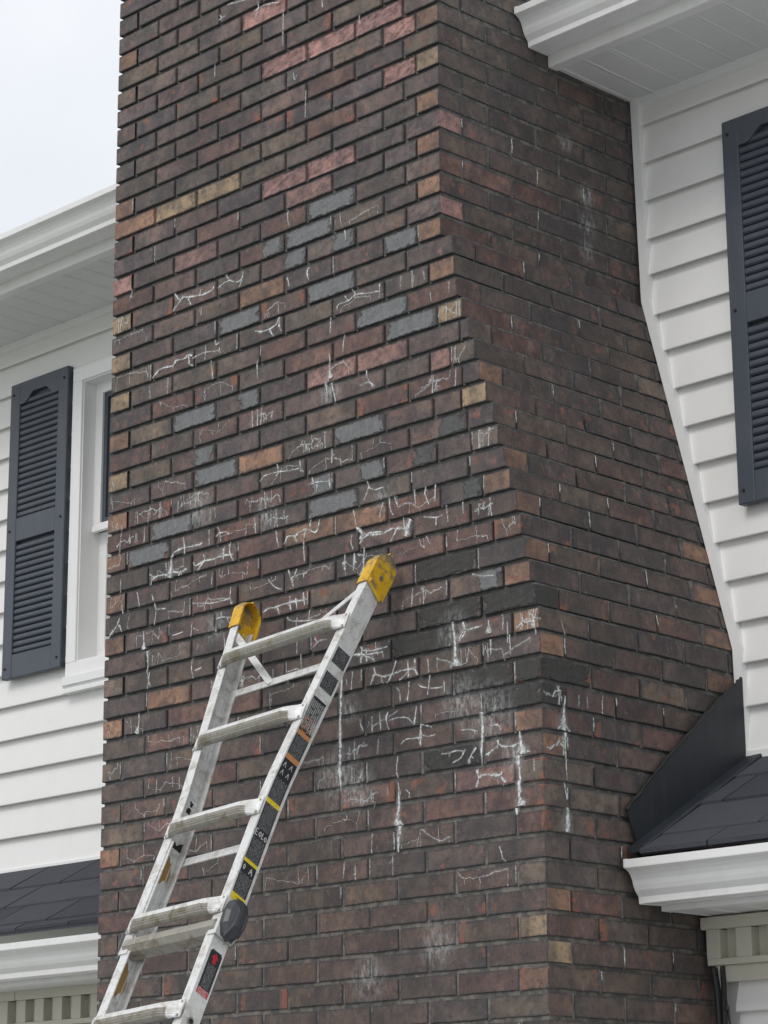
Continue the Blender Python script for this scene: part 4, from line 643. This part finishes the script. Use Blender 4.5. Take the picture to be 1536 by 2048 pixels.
def shutter(X0):
    """louvred shutter 14.5 wide; stiles, three rails (arched top rail) and two banks of louvres"""
    X1 = X0+14.5; za, zb = -56.9, -9.5; yf, yb = WY-2.0, WY-.85; s = 2.35
    st = MB()
    st.box(X0, X0+s, yf, yb, za, zb, .1); st.box(X1-s, X1, yf, yb, za, zb, .1)
    xi0, xi1 = X0+s+.003, X1-s-.003
    st.box(xi0, xi1, yf+.06, yb, za+.02, -53.2, .08); st.box(xi0, xi1, yf+.06, yb, -35.35, -31.6, .08)
    top = [(xi0, zb-.02), (xi1, zb-.02)]
    k = 18
    for i in range(k+1):
        q = i/k; x = xi1+(xi0-xi1)*q; c = 1-abs(2*q-1); zz = -13.05+1.55*(0 if c < .22 else (1-math.cos(min(1, (c-.22)/.5)*math.pi))/2); top.append((x, zz))
    n = st.add([(x, yf+.06, z) for x, z in top]+[(x, yb, z) for x, z in top]); kk = len(top)
    for i in range(kk): j = (i+1) % kk; st.face([n+i, n+j, n+kk+j, n+kk+i])
    for i in range(2, kk-1):
        st.face([n+i, n+i+1, n+(0 if top[i][0] < (xi0+xi1)/2 else 1)]) if False else None
    # front face of the arched rail as vertical slices
    for i in range(2, kk-1):
        xa_, za_ = top[i]; xb_, zb_ = top[i+1]
        m_ = st.add([(xa_, yf+.06, zb-.02), (xb_, yf+.06, zb-.02), (xb_, yf+.06, zb_), (xa_, yf+.06, za_)]); st.face([m_, m_+1, m_+2, m_+3])
    st.box(xi0, xi1, yb-.25, yb-.1, za+.5, zb-.5)
    sh = st.build('shutter', M['shutter'], house)
    lv = None; lz = [0]
    def bank(z0_, z1_):
        nonlocal lv
        z = z0_+.15
        while z+.9 < z1_:
            if lv is None:
                mb = MB(); mb.prism([(yf+.62, z-.02), (yf+.36, z+.06), (yf+.22, z+.22), (yf+.2, z+.45), (yf+.3, z+.72), (yf+.5, z+.90), (yb-.3, z+.95), (yb-.3, z)], xi0, xi1); lv = mb.build('louvre', M['shutter'], sh); lz[0] = z
            else: dup(lv, sh, dz=z-lz[0])
            z += 1.02
    bank(-53.2, -35.35); bank(-31.6, -11.9)
    sw = MB()
    for x in (X0+.85, X1-.85):
        for z in (-11.3, -33.5, -55.3):
            tube(sw, [(x, yf-.14, z), (x, yf+.1, z)], .2, 8)
    sw.build('screw', M['dark'], sh)
shutter(-67.1); shutter(73.2)

# pent roof between the storeys: roof, shingles, flashing, gutter, frieze, siding below
SL = .57
def roofz(y, dz=0): return -98.2+SL*(y-13)+dz
def shingle(x0, x1, ya, yb, dz, thick=.28):
    mb = MB(); r = random.Random(int(x0*31+ya*7)); th = thick+r.uniform(-.05, .14)
    P = [(x0, ya), (x1, ya), (x1, yb+1.2), (x0, yb+1.2)]
    n = mb.add([(x, y, roofz(y, dz)+(th+.12 if y < yb else .10)) for x, y in P]+[(x, y, roofz(y, dz)-.02) for x, y in P])
    for f in ((0, 1, 2, 3), (7, 6, 5, 4), (0, 4, 5, 1), (1, 5, 6, 2), (2, 6, 7, 3), (3, 7, 4, 0)): mb.face([n+i for i in f])
    return mb
def roof_part(x0, x1, laps, dz, joints_, ztop):
    mb = MB(); mb.prism([(12.8, roofz(12.8, dz)-.5), (12.8, roofz(12.8, dz)-.05), (WY+.2, roofz(WY+.2, dz)-.05), (WY+.2, roofz(WY+.2, dz)-2)], x0, x1)
    rf = mb.build('pent_roof', M['shingle'], house)
    for (ya, yb), js in zip(laps, joints_):
        js = [x0]+sorted(j for j in js if x0 < j < x1)+[x1]
        for a, b in zip(js, js[1:]): shingle(a+.11, b-.11, ya, yb, dz).build('shingle', M['shingle'], rf)
rl = random.Random(3)
def fill(seed_j, lo_, hi_):
    J = list(seed_j); x = min(J)
    while x > lo_: x -= rl.uniform(10.5, 14); J.append(x)
    x = max(J)
    while x < hi_: x += rl.uniform(10.5, 14); J.append(x)
    return J
roof_part(XL, -.4, [(12.7, 14.3), (14.3, 20.3), (20.3, 26.9), (26.9, 34.2)], -.35, [fill([-22.2, -11], XL, 0), fill([-41.5, -29, -18.9], XL, 0), fill([-46.5, -32.4, -20], XL, 0), fill([-54.2, -42.6, -31], XL, 0)], -86.4)
roof_part(74.1, XRT, [(12.2, 15.7), (15.7, 22.5), (22.5, 28.9), (28.9, 34.4)], 0, [fill([83, 95], 74, XRT), fill([87, 99], 74, XRT), fill([90, 101], 74, XRT), fill([84, 97], 74, XRT)], -86)
FX = 72.25
fl = MB(); poly = [(12.7, -93.9), (17.8, -89.3), (24.35, -84.0), (30.3, -79.25), (32.3, -77.9), (33.98, -76.8), (33.98, roofz(33.98)), (17.1, roofz(17.1)-.1), (14.4, -97.3)]
n = fl.add([(FX, y, z) for y, z in poly]+[(FX-.12, y, z) for y, z in poly]); k = len(poly)
fl.face([n+i for i in range(k)]); fl.face([n+k+i for i in range(k)][::-1])
for i in range(k): j = (i+1) % k; fl.face([n+i, n+j, n+k+j, n+k+i])
flash = fl.build('flashing', M['flash'], house)
fb = MB(); fb.prism([(FX-.05, 0), (FX-.05, .5), (FX+.10, .52), (74.35, .62), (74.5, .4), (74.45, 0)], 0, 1, axis='y'); 
v2 = [(x, 12.6+(33.9-12.6)*y, roofz(12.6+(33.9-12.6)*y)+z) for x, y, z in fb.v]; fb.v = v2; fb.build('flashing_leg', M['flash'], flash)
fe = MB(); rr = random.Random(9); ed = []
for (ya, za_), (yb, zb_) in zip(poly[:6], poly[1:6]):
    for i in range(7): q = i/7; ed.append((FX-.02+rr.uniform(-.05, .06), ya+(yb-ya)*q, za_+(zb_-za_)*q+rr.uniform(-.08, .14)))
tube(fe, ed, [rr.uniform(.1, .22) for _ in ed], 6); fe.build('sealant_bead', M['seal'], flash)
low = MB(); low.box(FX-.2, 74.6, 14.8, 18.5, -99.6, -98.3, .2); low.box(FX-.1, 74, 14.0, 15.5, -98.7, -97.1, .2); low.build('flashing_end', M['flash'], flash)

def lower(x0, x1, gy, gz, dz, dent0, seams):
    gutter(x0, x1, gy, gz, M['gutter'], house)
    f = MB(); fy = gy+5.95; fz = gz-4.95
    f.prism([(fy, gz-.4), (fy, fz), (fy+1.6, fz-.02), (fy+1.6, fz+.3), (fy+.5, fz+.35), (fy+.5, gz-.4)], x0, x1); f.build('fascia', M['gutter'], house)
    x = x0
    so = None
    while x < x1:
        if so is None:
            mb = MB(); mb.prism([(x+.05, fz+.12), (x+.2, fz+.02), (x+.4, fz+.12), (x+4.1, fz+.12), (x+4.1, fz+.4), (x+.05, fz+.4)], fy+1.5, 28.2, axis='y'); so = mb.build('soffit_panel', M['soffit'], house)
        else: dup(so, house, dx=x-x0)
        x += 4.16
    Z = lambda z: z+dz
    fr = MB(); fx0 = x0-.9 if x0 > 0 else x0
    fr.box(fx0, x1, 25.15, 25.75, Z(-105.55), Z(-104.25), .06)           # top band
    fr.box(fx0+.4, x1, 27.0, 28.2, Z(-108.9), Z(-104.3), 0)             # recessed board behind the dentils
    fr.box(fx0+.45, x1, 25.6, 27.4, Z(-109.35), Z(-108.66), .04)
    fr.box(fx0+1.6, x1, 26.3, 28.2, Z(-111.1), Z(-109.36), .04)
    fr.box(fx0+1.2, fx0+1.9, 26.0, 26.6, Z(-109.9), Z(-109.37), .03)
    frieze = fr.build('frieze', M['cream'], house)
    tooth = None; x = dent0
    if x0 > 0: e = MB(); e.box(fx0+.4, dent0-.02, 25.6, 27.01, Z(-108.65), Z(-105.56), .04); e.build('dentil', M['cream'], frieze)
    while x < x1-2.2:
        if tooth is None:
            mb = MB(); mb.box(x+2.1, x+4.15, 25.6, 27.01, Z(-108.65), Z(-105.56), .04); tooth = mb.build('dentil', M['cream'], frieze); tx = x
        else: dup(tooth, frieze, dx=x-tx)
        x += 4.15
    for s in seams: q = MB(); q.box(s, s+.06, 25.12, 25.5, Z(-105.6), Z(-104.24)); q.build('seam', M['dark'], frieze)
    z = -114.25
    zp = -111.1
    while z > GROUND:
        board(x0+2.2 if x0 > 0 else x0, x1, Z(z), zp-z, y=27.7); zp = z; z -= 5.0
lower(72.6, XRT, 11.55, -99.2, 0, 73.9, [])
lower(XL, -.3, 12.0, -100.3, -.85, -147.1-.55+4.15*0, [-50.0])

# cables hanging at the corner of chimney and wall
cb = MB(); tube(cb, [(72.9, 25.7, -109.6), (73.2, 25.8, -112), (73.1, 26.1, -116), (73.0, 26.3, -130), (73.2, 26.3, -192)], .38)
tube(cb, [(73.7, 26.2, -109.5), (73.9, 26.0, -112.3), (73.8, 26.1, -116), (73.6, 26.4, -130), (73.8, 26.4, -192)], .3)
cable = cb.build('cable_bundle', M['cable']); cable['label'] = 'thick black cables hanging down beside the chimney under the lower gutter'; cable['category'] = 'cable'
cb = MB(); P = [(73.9, 25.7, -110.0), (74.3, 25.5, -112.2), (74.75, 25.4, -114.0), (74.95, 25.4, -115.6), (75.1, 25.6, -119), (75.0, 26.0, -126), (74.8, 26.3, -150), (74.6, 26.3, -192)]
tube(cb, P, .13, 6); tube(cb, [(74.82, 25.15, -113.75), (74.85, 25.1, -114.15)], .28, 6)
c2 = cb.build('thin_cable', M['cable']); c2['label'] = 'single thin black cable curving over white siding right of the thick cables'; c2['category'] = 'cable'
# ------------------------------------------------------------------ ladder (own frame: u across, t up the rails, w out towards the climber)
LO = (42.12141432489106, -11.243739480113362, -79.467417061182)
LB = [[0.9956221581532242, -0.0925593882097292, -0.01301068209421708], [0.03369405081384898, 0.48524871595986874, -0.873726727643748], [0.08718502815317491, 0.8694633076292174, 0.48624307455468285]]
LH, LS, LT = 7.236, .135, -14.683
def lw(u, t, w): return tuple(LO[i]+LB[i][0]*u+LB[i][1]*t+LB[i][2]*w for i in range(3))
def half(t):
    a = t-LT; return LH+LS*(0 if a < -2.5 else ((a+2.5)**2/10 if a < 2.5 else a))
ladder = thing('aluminium_ladder', 'worn white-grey aluminium ladder with yellow rubber feet leaning on the chimney', 'ladder')
DW, FW, TH = 2.45, 1.25, .13
TB = -131.3
def section(s, fw=FW, d=DW, o=0.0):
    """channel opening inward; s = +1 right rail, -1 left; offsets measured inward from the outer face"""
    return [(-o, 0), (-fw, 0), (-fw, -TH), (-TH, -TH), (-TH, -.55), (-TH-.12, -.62), (-TH, -.7), (-TH, -d+.62), (-TH-.14, -d+.54), (-TH, -d+.46), (-TH, -d+TH), (-fw, -d+TH), (-fw, -d), (-o, -d)]
def rail(s, ts, hf, sec, name, mat, parent, wo=0):
    mb = MB(); k = len(sec); pr = None
    for t in ts:
        n = mb.add([lw(s*(hf(t)+a), t, b+wo) for a, b in sec])
        if pr is not None:
            for i in range(k): j = (i+1) % k; mb.face([pr+i, pr+j, n+j, n+i])
        else: mb.face([n+i for i in range(k)])
        pr = n
    mb.face([pr+i for i in range(k)][::-1]); return mb.build(name, mat, parent)
ts_out = [-33.2, -24, -19, -17.5, -16.5, -15.5, -14.7, -13.8, -12.8, -11.5, -6, 0, 6, 12.1]
rails = {}
for s in (-1, 1):
    rails[s] = rail(s, ts_out, half, section(s), 'rail', M['alu'], ladder)
    rail(s, [TB, -60, -33.3, -19.2 if s < 0 else -30], lambda t: LH-.30, section(s, FW, DW-.3), 'inner_rail', M['alu'], ladder, wo=-.15)
# flat dark patch for the gap at the inner rail's end, left rail
dg = MB(); 
for i in range(6):
    a = -.35-.15*i
    dg.face([dg.add([lw(-LH-a+.0, -19.2, -.2-.4*i)]), dg.add([lw(-LH-a, -19.2+.4*(i % 2)+.7, -.2-.4*i)]), dg.add([lw(-LH-a, -19.0+.3*(i % 3)+.5, -.6-.4*i)]), dg.add([lw(-LH-a, -19.2, -.6-.4*i)])])
dg = MB(); n = dg.add([lw(-LH+.34, -19.2, -.2), lw(-LH+.34, -18.3, -.3), lw(-LH+.34, -18.75, -.75), lw(-LH+.34, -18.25, -1.1), lw(-LH+.34, -18.7, -1.5), lw(-LH+.34, -18.2, -1.9), lw(-LH+.34, -18.0, -2.25), lw(-LH+.34, -19.2, -2.3)]); dg.face(range(n, n+8)); dg.build('gap_patch', M['dark'], rails[-1])
dg = MB()
for a, b, r_ in ((-14.1, -1.55, .34), (-13.2, -1.75, .26), (-12.9, -1.5, .12), (-14.4, -1.9, .16)):
    n = dg.add([lw(-half(a)+.15, a+r_*1.4*math.cos(q), b+r_*math.sin(q)) for q in [k*math.pi/5+.2 for k in range(10)]]); dg.face(range(n, n+10))
dg.build('tar_spot', M['dark'], rails[-1])
gs = MB(); rr = random.Random(4)
for (tc_, wc, R1, R2, hw) in ((-22.0, -1.3, 1.5, .75, LH-.30-.15), (-35.5, -1.35, 1.8, .62, LH-.30-.15)):
    gs = MB(); n = gs.add([lw(-hw+.012, tc_+R1*math.cos(q)*(1+.25*math.sin(5*q)), wc+R2*math.sin(q)*(1+.2*math.cos(3*q))) for q in [k*math.pi/12 for k in range(24)]]); gs.face(range(n, n+24)); gs.build('glue_stain', M['rust'], rails[-1])

# rungs: oval tread section, flattened at both ends and riveted to the front flanges
def rung(t0, hf, name='rung', mat='alu', wide=0.0):
    H = hf(t0); mb = MB(); U = [-H+.05, -H+.35, -H+.9, -H+1.5, -H+2.3, -H+3.2, 0, H-3.2, H-2.3, H-1.5, H-.9, H-.35, H-.05]
    prof = [(0, .75), (.35, .82), (.75, .70), (.92, .35), (.95, .0), (.82, -.22), (.86, -.3), (.72, -.42), (.74, -.5), (.55, -.62), (.5, -.70), (.2, -.8), (-.2, -.82), (-.35, -.6), (-.35, .5), (-.2, .7)]
    pr = None; rings = []; under = []
    for u in U:
        e = max(0, (H-abs(u))/2.4); e = min(1, e); e = e*e*(3-2*e); flat = 1-e
        ring_ = []
        for a, b in prof:
            w = (a*.9+.55)*(1-flat)+(.12+a*.06)*flat; t = (b*.95)*(1-flat)+b*1.25*flat + .10*flat
            ring_.append(lw(u, t0+t-.35*(1-flat)+.1, w))
        n = mb.add(ring_); k = len(prof)
        if pr is not None:
            for i in range(k):
                j = (i+1) % k; mb.face([pr+i, pr+j, n+j, n+i])
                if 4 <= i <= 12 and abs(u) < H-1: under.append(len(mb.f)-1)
        else: mb.face([n+i for i in range(k)])
        pr = n
    mb.face([pr+i for i in range(len(prof))][::-1])
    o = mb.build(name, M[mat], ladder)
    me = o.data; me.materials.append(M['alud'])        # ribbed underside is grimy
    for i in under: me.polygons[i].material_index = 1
    for s in (-1, 1):
        rv = MB()
        for dt in (.75, -.75):
            c = lw(s*(H-.45), t0+dt+.1, .16); c2_ = lw(s*(H-.45), t0+dt+.1, .30); tube(rv, [c, c2_], .17, 8)
        rv.build('rivet', M['steel'], o)
    return o
T0 = 6.03
for k in range(4): rung(T0-12*k, half)
k = 4
while T0-12*k > TB+3: rung(T0-12*k, lambda t: LH-.38); k += 1
# wide crease of the stacked inner rung seen under the fourth one
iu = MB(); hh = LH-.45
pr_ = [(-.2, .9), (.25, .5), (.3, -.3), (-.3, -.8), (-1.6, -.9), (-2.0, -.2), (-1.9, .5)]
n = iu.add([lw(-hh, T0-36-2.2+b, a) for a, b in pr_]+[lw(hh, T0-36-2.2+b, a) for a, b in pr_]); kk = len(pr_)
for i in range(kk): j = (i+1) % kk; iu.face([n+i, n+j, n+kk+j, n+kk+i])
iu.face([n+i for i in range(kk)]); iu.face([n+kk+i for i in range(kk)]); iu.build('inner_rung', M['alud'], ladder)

def bar(p, q, width, thick, name, mat='alu', nrm=(0, 0, 1)):
    """flat bar between two ladder-frame points; width lies across the bar, thickness along nrm"""
    p, q, nv = Vector(p), Vector(q), Vector(nrm); d = (q-p).normalized(); s = d.cross(nv).normalized()*width/2; tn = nv.normalized()*thick/2
    mb = MB(); e = d*width*.35
    P = [p-s*.7-e, p-s, q-s, q-s*.7+e, q+s*.7+e, q+s, p+s, p+s*.7-e]
    n = mb.add([lw(*(v+tn)) for v in P]+[lw(*(v-tn)) for v in P]); k = len(P)
    mb.face([n+i for i in range(k)]); mb.face([n+k+i for i in range(k)][::-1])
    for i in range(k): j = (i+1) % k; mb.face([n+i, n+j, n+k+j, n+k+i])
    return mb.build(name, M[mat], ladder)
for t in (3.2, -20.4): bar((-half(t)+.6, t, -DW-.06), (half(t)-.6, t, -DW-.06), .95, .14, 'cross_bar')
bar((-half(11)+1.0, 10.4, -.35), (-3.0, 3.2, -DW+.12), .8, .12, 'diagonal_brace', nrm=(.35, .1, 1))
bar((half(11)-1.0, 10.6, -.12), (3.2, T0+.3, -.1), 1.0, .12, 'diagonal_brace', nrm=(-.2, .1, 1))

# rubber feet: hollow boots open inward, domed tops, worn grey towards the tip
def foot(s):
    t0, t1, f, bk = 11.4, 15.9, .17, -DW-.30
    cx, R = (f+bk)/2, (f-bk)/2; o = .2; mb = MB()
    def edges(t):
        if t < t1-1.5: q = 0
        else: q = min(1, (t-(t1-1.5))/1.5)
        r_ = R*math.sqrt(max(0, 1-q*q)); return cx+r_+(0), cx-r_-(.22*(1-q) if t > t0+.4 else .0)
    T = [t0+.1, t0+.8, t0+1.6, t0+2.4, t0+3.2, t0+3.6, t0+4.0, t0+4.3, t0+4.6, t0+4.8, t1]
    dirt = lambda t: (max(0, min(.95, (t-t0-.6)/(t1-t0)*.85)), 0, 0)
    base_t = lambda fr: t0+.1-.9*fr           # lower edge slants down towards the wall
    def plate(xo):
        rows = []
        for k_, t in enumerate(T):
            a, b = edges(t); n = mb.add([lw(s*(half(t)+xo+(.05 if 0 < i < 4 else 0)), (base_t(i/4) if k_ == 0 else t), a+(b-a)*i/4) for i in range(5)]); rows.append((n, t))
        for (n0, ta), (n1, tb_) in zip(rows, rows[1:]):
            for i in range(4): mb.face([n0+i, n0+i+1, n1+i+1, n1+i], fx=dirt((ta+tb_)/2))
    plate(o); plate(o-.18); plate(-.22)
    def shell(inn):
        P = [(edges(t)[0]-(.2 if inn else 0), t) for t in T[:-1]]+[(cx, t1-(.22 if inn else 0))]+[(edges(t)[1]+(.2 if inn else 0), t if t > T[0] else base_t(1)) for t in T[:-1]][::-1]
        a = mb.add([lw(s*(half(t)+o), t, w) for w, t in P]); m_ = mb.add([lw(s*(half(t)-FW*.5), t+(.06 if not inn else 0), w+(.05 if w > cx else -.05)*(0 if inn else 1)) for w, t in P]); b = mb.add([lw(s*(half(t)-FW-.2), t-(.12 if t > t0+3 else 0), w) for w, t in P])
        for i in range(len(P)-1):
            q = dirt((P[i][1]+P[i+1][1])/2) if not inn else (.1, 0, 0)
            mb.face([a+i, a+i+1, m_+i+1, m_+i], fx=q); mb.face([m_+i, m_+i+1, b+i+1, b+i], fx=q)
        return b, len(P)
    b0, k = shell(False); b1, _ = shell(True)
    for i in range(k-1): mb.face([b0+i, b0+i+1, b1+i+1, b1+i], fx=(.2, 0, 0))
    r0 = mb.add([lw(s*(half(t)+o+.22), t, w) for w, t in ((-.2, t0+.5), (-DW+.1, t0-.45), (-DW+.1, t0-.8), (-.15, t0+.15))]+[lw(s*(half(t)+o-.04), t, w) for w, t in ((.1, t0+.7), (-DW-.1, t0-.2), (-DW-.1, t0-1.0), (.1, t0+.02))])
    for f_ in ((0, 1, 2, 3), (0, 4, 5, 1), (1, 5, 6, 2), (2, 6, 7, 3), (3, 7, 4, 0)): mb.face([r0+i for i in f_], fx=(.35, 0, 0))
    ft = mb.build('rubber_foot', M['yellow'], ladder)
    bl = MB(); tube(bl, [lw(s*(half(12.8)+.2), 12.8, -1.3), lw(s*(half(12.8)+.38), 12.8, -1.3)], .26, 10)
    tube(bl, [lw(s*(half(12.2)-.15), 12.3, -.9), lw(s*(half(12.2)-.4), 12.3, -.9)], .3, 10); bl.build('bolt', M['steel'], ft)
foot(1); foot(-1)

# black lock housings, a lumpy half-dome on the outer face
def lock(s):
    tc_, wc = -31.1, -1.25; mb = MB(); rows = []
    out_ = [(-2.6, -.3), (-2.2, .75), (-1.0, 1.35), (.6, 1.5), (2.0, 1.15), (2.7, .3), (2.5, -.8), (1.4, -1.5), (-.4, -1.6), (-2.0, -1.15)]
    for h, sc_, sh in ((0, .86, 0), (.5, .88, 0), (.95, .78, -.1), (1.3, .52, -.2), (1.42, .22, -.3)):
        rows.append(mb.add([lw(s*(LH+.0+h), tc_+a*sc_, wc+(b*sc_+sh)) for a, b in out_]))
    k = len(out_)
    for r0, r1 in zip(rows, rows[1:]):
        for i in range(k): j = (i+1) % k; mb.face([r0+i, r0+j, r1+j, r1+i])
    mb.face([rows[-1]+i for i in range(k)])
    for off_ in (-.5, .5):   # ridges
        p = mb.add([lw(s*(LH+.6), tc_+2.3, wc+off_-.1), lw(s*(LH+1.55), tc_+.7, wc+off_-.3), lw(s*(LH+1.55), tc_-1.0, wc+off_-.3), lw(s*(LH+.6), tc_-2.4, wc+off_-.1),
                    lw(s*(LH+.6), tc_+2.3, wc+off_+.15), lw(s*(LH+1.5), tc_+.7, wc+off_-.05), lw(s*(LH+1.5), tc_-1.0, wc+off_-.05), lw(s*(LH+.6), tc_-2.4, wc+off_+.15)])
        for f_ in ((0, 1, 2, 3), (7, 6, 5, 4), (0, 4, 5, 1), (1, 5, 6, 2), (2, 6, 7, 3)): mb.face([p+i for i in f_])
    lk = mb.build('lock', M['plastic'], ladder, smooth=False)
    br_ = MB(); n = br_.add([lw(s*(LH+.02), -33.2, 0), lw(s*(LH+.02), -33.2, -DW), lw(s*(LH+.9), -32.8, -DW+.3), lw(s*(LH+.7), -31.5, -.4), lw(s*(LH+.02), -30.6, -.05)]); br_.face([n, n+1, n+2, n+3, n+4]); br_.build('lock_bracket', M['alu'], lk)
lock(1); lock(-1)

# stickers on the outer face of the right rail (flat print)
def sticker(ta, tb, wa, wb, mat, name='sticker', lift=.012, hf=half, chop=0, steps=6, parent=None):
    mb = MB(); pr = None
    if chop:
        P = [(ta-chop, wa), (ta, wa-chop*.6), (ta, wb+chop*.6), (ta-chop, wb), (tb+chop, wb), (tb, wb+chop*.6), (tb, wa-chop*.6), (tb+chop, wa)]
        n = mb.add([lw(hf(t)+lift, t, w) for t, w in P]); mb.face(range(n, n+8), uv=[((wa-w)/(wa-wb), (t-tb)/(ta-tb)) for t, w in P])
    else:
        for i in range(steps+1):
            t = ta+(tb-ta)*i/steps; n = mb.add([lw(hf(t)+lift, t, wa), lw(hf(t)+lift, t, wb)])
            if pr is not None: mb.face([pr, pr+1, n+1, n], uv=[(0, 1-(i-1)/steps), (1, 1-(i-1)/steps), (1, 1-i/steps), (0, 1-i/steps)])
            pr = n
    return mb.build(name, mat, parent or rails[1])
sticker(2.9, .9, -.28, -2.2, M['lab1']); sticker(-.3, -2.4, -.25, -2.15, M['lab1'])
hs = lambda a, b, mat, l=.012, **k: sticker(a, b, -.18, -2.1, M[mat], lift=l, **k)
hs(-3.6, -7.9, 'lab2', steps=2); hs(-7.9, -8.4, 'orange', steps=1); hs(-8.4, -10.9, 'lab1', steps=3); hs(-10.9, -11.5, 'orange', steps=1); hs(-11.5, -13.9, 'blk', steps=4)
hs(-13.9, -16.5, 'lab1', steps=8); hs(-16.5, -17.05, 'yel', steps=3); hs(-17.05, -20.2, 'lab1', steps=6); hs(-20.2, -21.4, 'blk', steps=2); hs(-21.4, -24.0, 'lab1', steps=3); hs(-24.0, -24.4, 'yel', steps=1)
hs(-24.4, -25.7, 'blk', steps=2); hs(-25.7, -28.1, 'lab1', steps=3); hs(-28.1, -28.9, 'yel', steps=1)
def strokes(lines, mat, name, width=.07, hf=half, lift=.02):
    mb = MB()
    for L_ in lines:
        for (t1_, w1), (t2_, w2) in zip(L_, L_[1:]):
            l = math.hypot(t2_-t1_, w2-w1) or 1; a, b = -(w2-w1)/l*width/2, (t2_-t1_)/l*width/2
            n = mb.add([lw(hf(t1_)+lift, t1_+a, w1+b), lw(hf(t1_)+lift, t1_-a, w1-b), lw(hf(t2_)+lift, t2_-a, w2-b), lw(hf(t2_)+lift, t2_+a, w2+b)]); mb.face([n, n+1, n+2, n+3])
    return mb.build(name, mat, rails[1])
circ = [(-7.0+.85*math.cos(q), -.95+.72*math.sin(q)) for q in [k*math.pi/10 for k in range(21)]]
strokes([circ, [(-6.4, -.45), (-7.6, -1.45)], [(-7.6, -.45), (-6.4, -1.45)]], M['orange'], 'warning_circle', .09)
strokes([[(-6.1, -1.55), (-7.7, -1.75)], [(-6.1, -1.85), (-7.7, -2.0)]]+[[(-6.3-.3*i, -1.57), (-6.35-.3*i, -1.87)] for i in range(5)], M['white'], 'ladder_pictogram', .06)
for tt, ww in ((-12.2, -.6), (-12.1, -1.5), (-13.1, -.65), (-13.1, -1.5)):
    strokes([[(tt+.3, ww), (tt-.3, ww-.18)], [(tt+.3, ww), (tt-.3, ww+.2)], [(tt+.1, ww-.08), (tt+.05, ww+.1)]], M['white'], 'ladder_pictogram', .07)
strokes([[(-20.4, -.3), (-21.1, -.3)], [(-20.4, -.3), (-20.35, -.62)], [(-20.75, -.3), (-20.72, -.55)], [(-21.1, -.3), (-21.05, -.62)], [(-20.45, -.95), (-20.75, -.78), (-21.05, -.95), (-20.75, -1.12), (-20.45, -.95)], [(-20.4, -1.3), (-21.1, -1.25), (-21.05, -1.5)], [(-20.6, -1.8), (-20.85, -1.62), (-21.15, -1.8), (-20.9, -1.98), (-20.6, -1.8)]], M['white'], 'warning_symbol', .11)
strokes([[(-24.7, -.5), (-25.0, -.38), (-25.3, -.5), (-25.0, -.62), (-24.7, -.5)], [(-24.7, -1.5), (-25.4, -1.3)], [(-24.7, -1.5), (-25.4, -1.75)], [(-25.1, -1.4), (-25.1, -1.62)]], M['white'], 'warning_symbol', .1)
hi = lambda t: LH-.30
b_ = sticker(-34.6, -39.6, -.5, -2.1, M['blk'], hf=hi, chop=.3)
sticker(-38.9, -39.62, -.52, -2.08, M['red'], hf=hi, lift=.016, steps=1)
sticker(-36.2, -38.8, -.65, -1.95, M['lab1'], hf=hi, lift=.016, steps=2)
ar = MB(); P = [(-34.85, -1.3), (-35.45, -.8), (-35.45, -1.08), (-36.0, -1.08), (-36.0, -1.55), (-35.45, -1.55), (-35.45, -1.82)]
n = ar.add([lw(hi(0)+.024, t, w) for t, w in P]); ar.face(range(n, n+7)); ar.build('arrow', M['redp'], b_)
hl = MB(); tube(hl, [lw(hi(0)-.02, -42.6, -1.15), lw(hi(0)+.1, -42.6, -1.15)], .42, 14); hl.build('grommet', M['steel'], rails[1])
hl = MB(); tube(hl, [lw(hi(0)+.02, -42.6, -1.15), lw(hi(0)+.13, -42.6, -1.15)], .27, 14); hl.build('hole', M['dark'], rails[1])
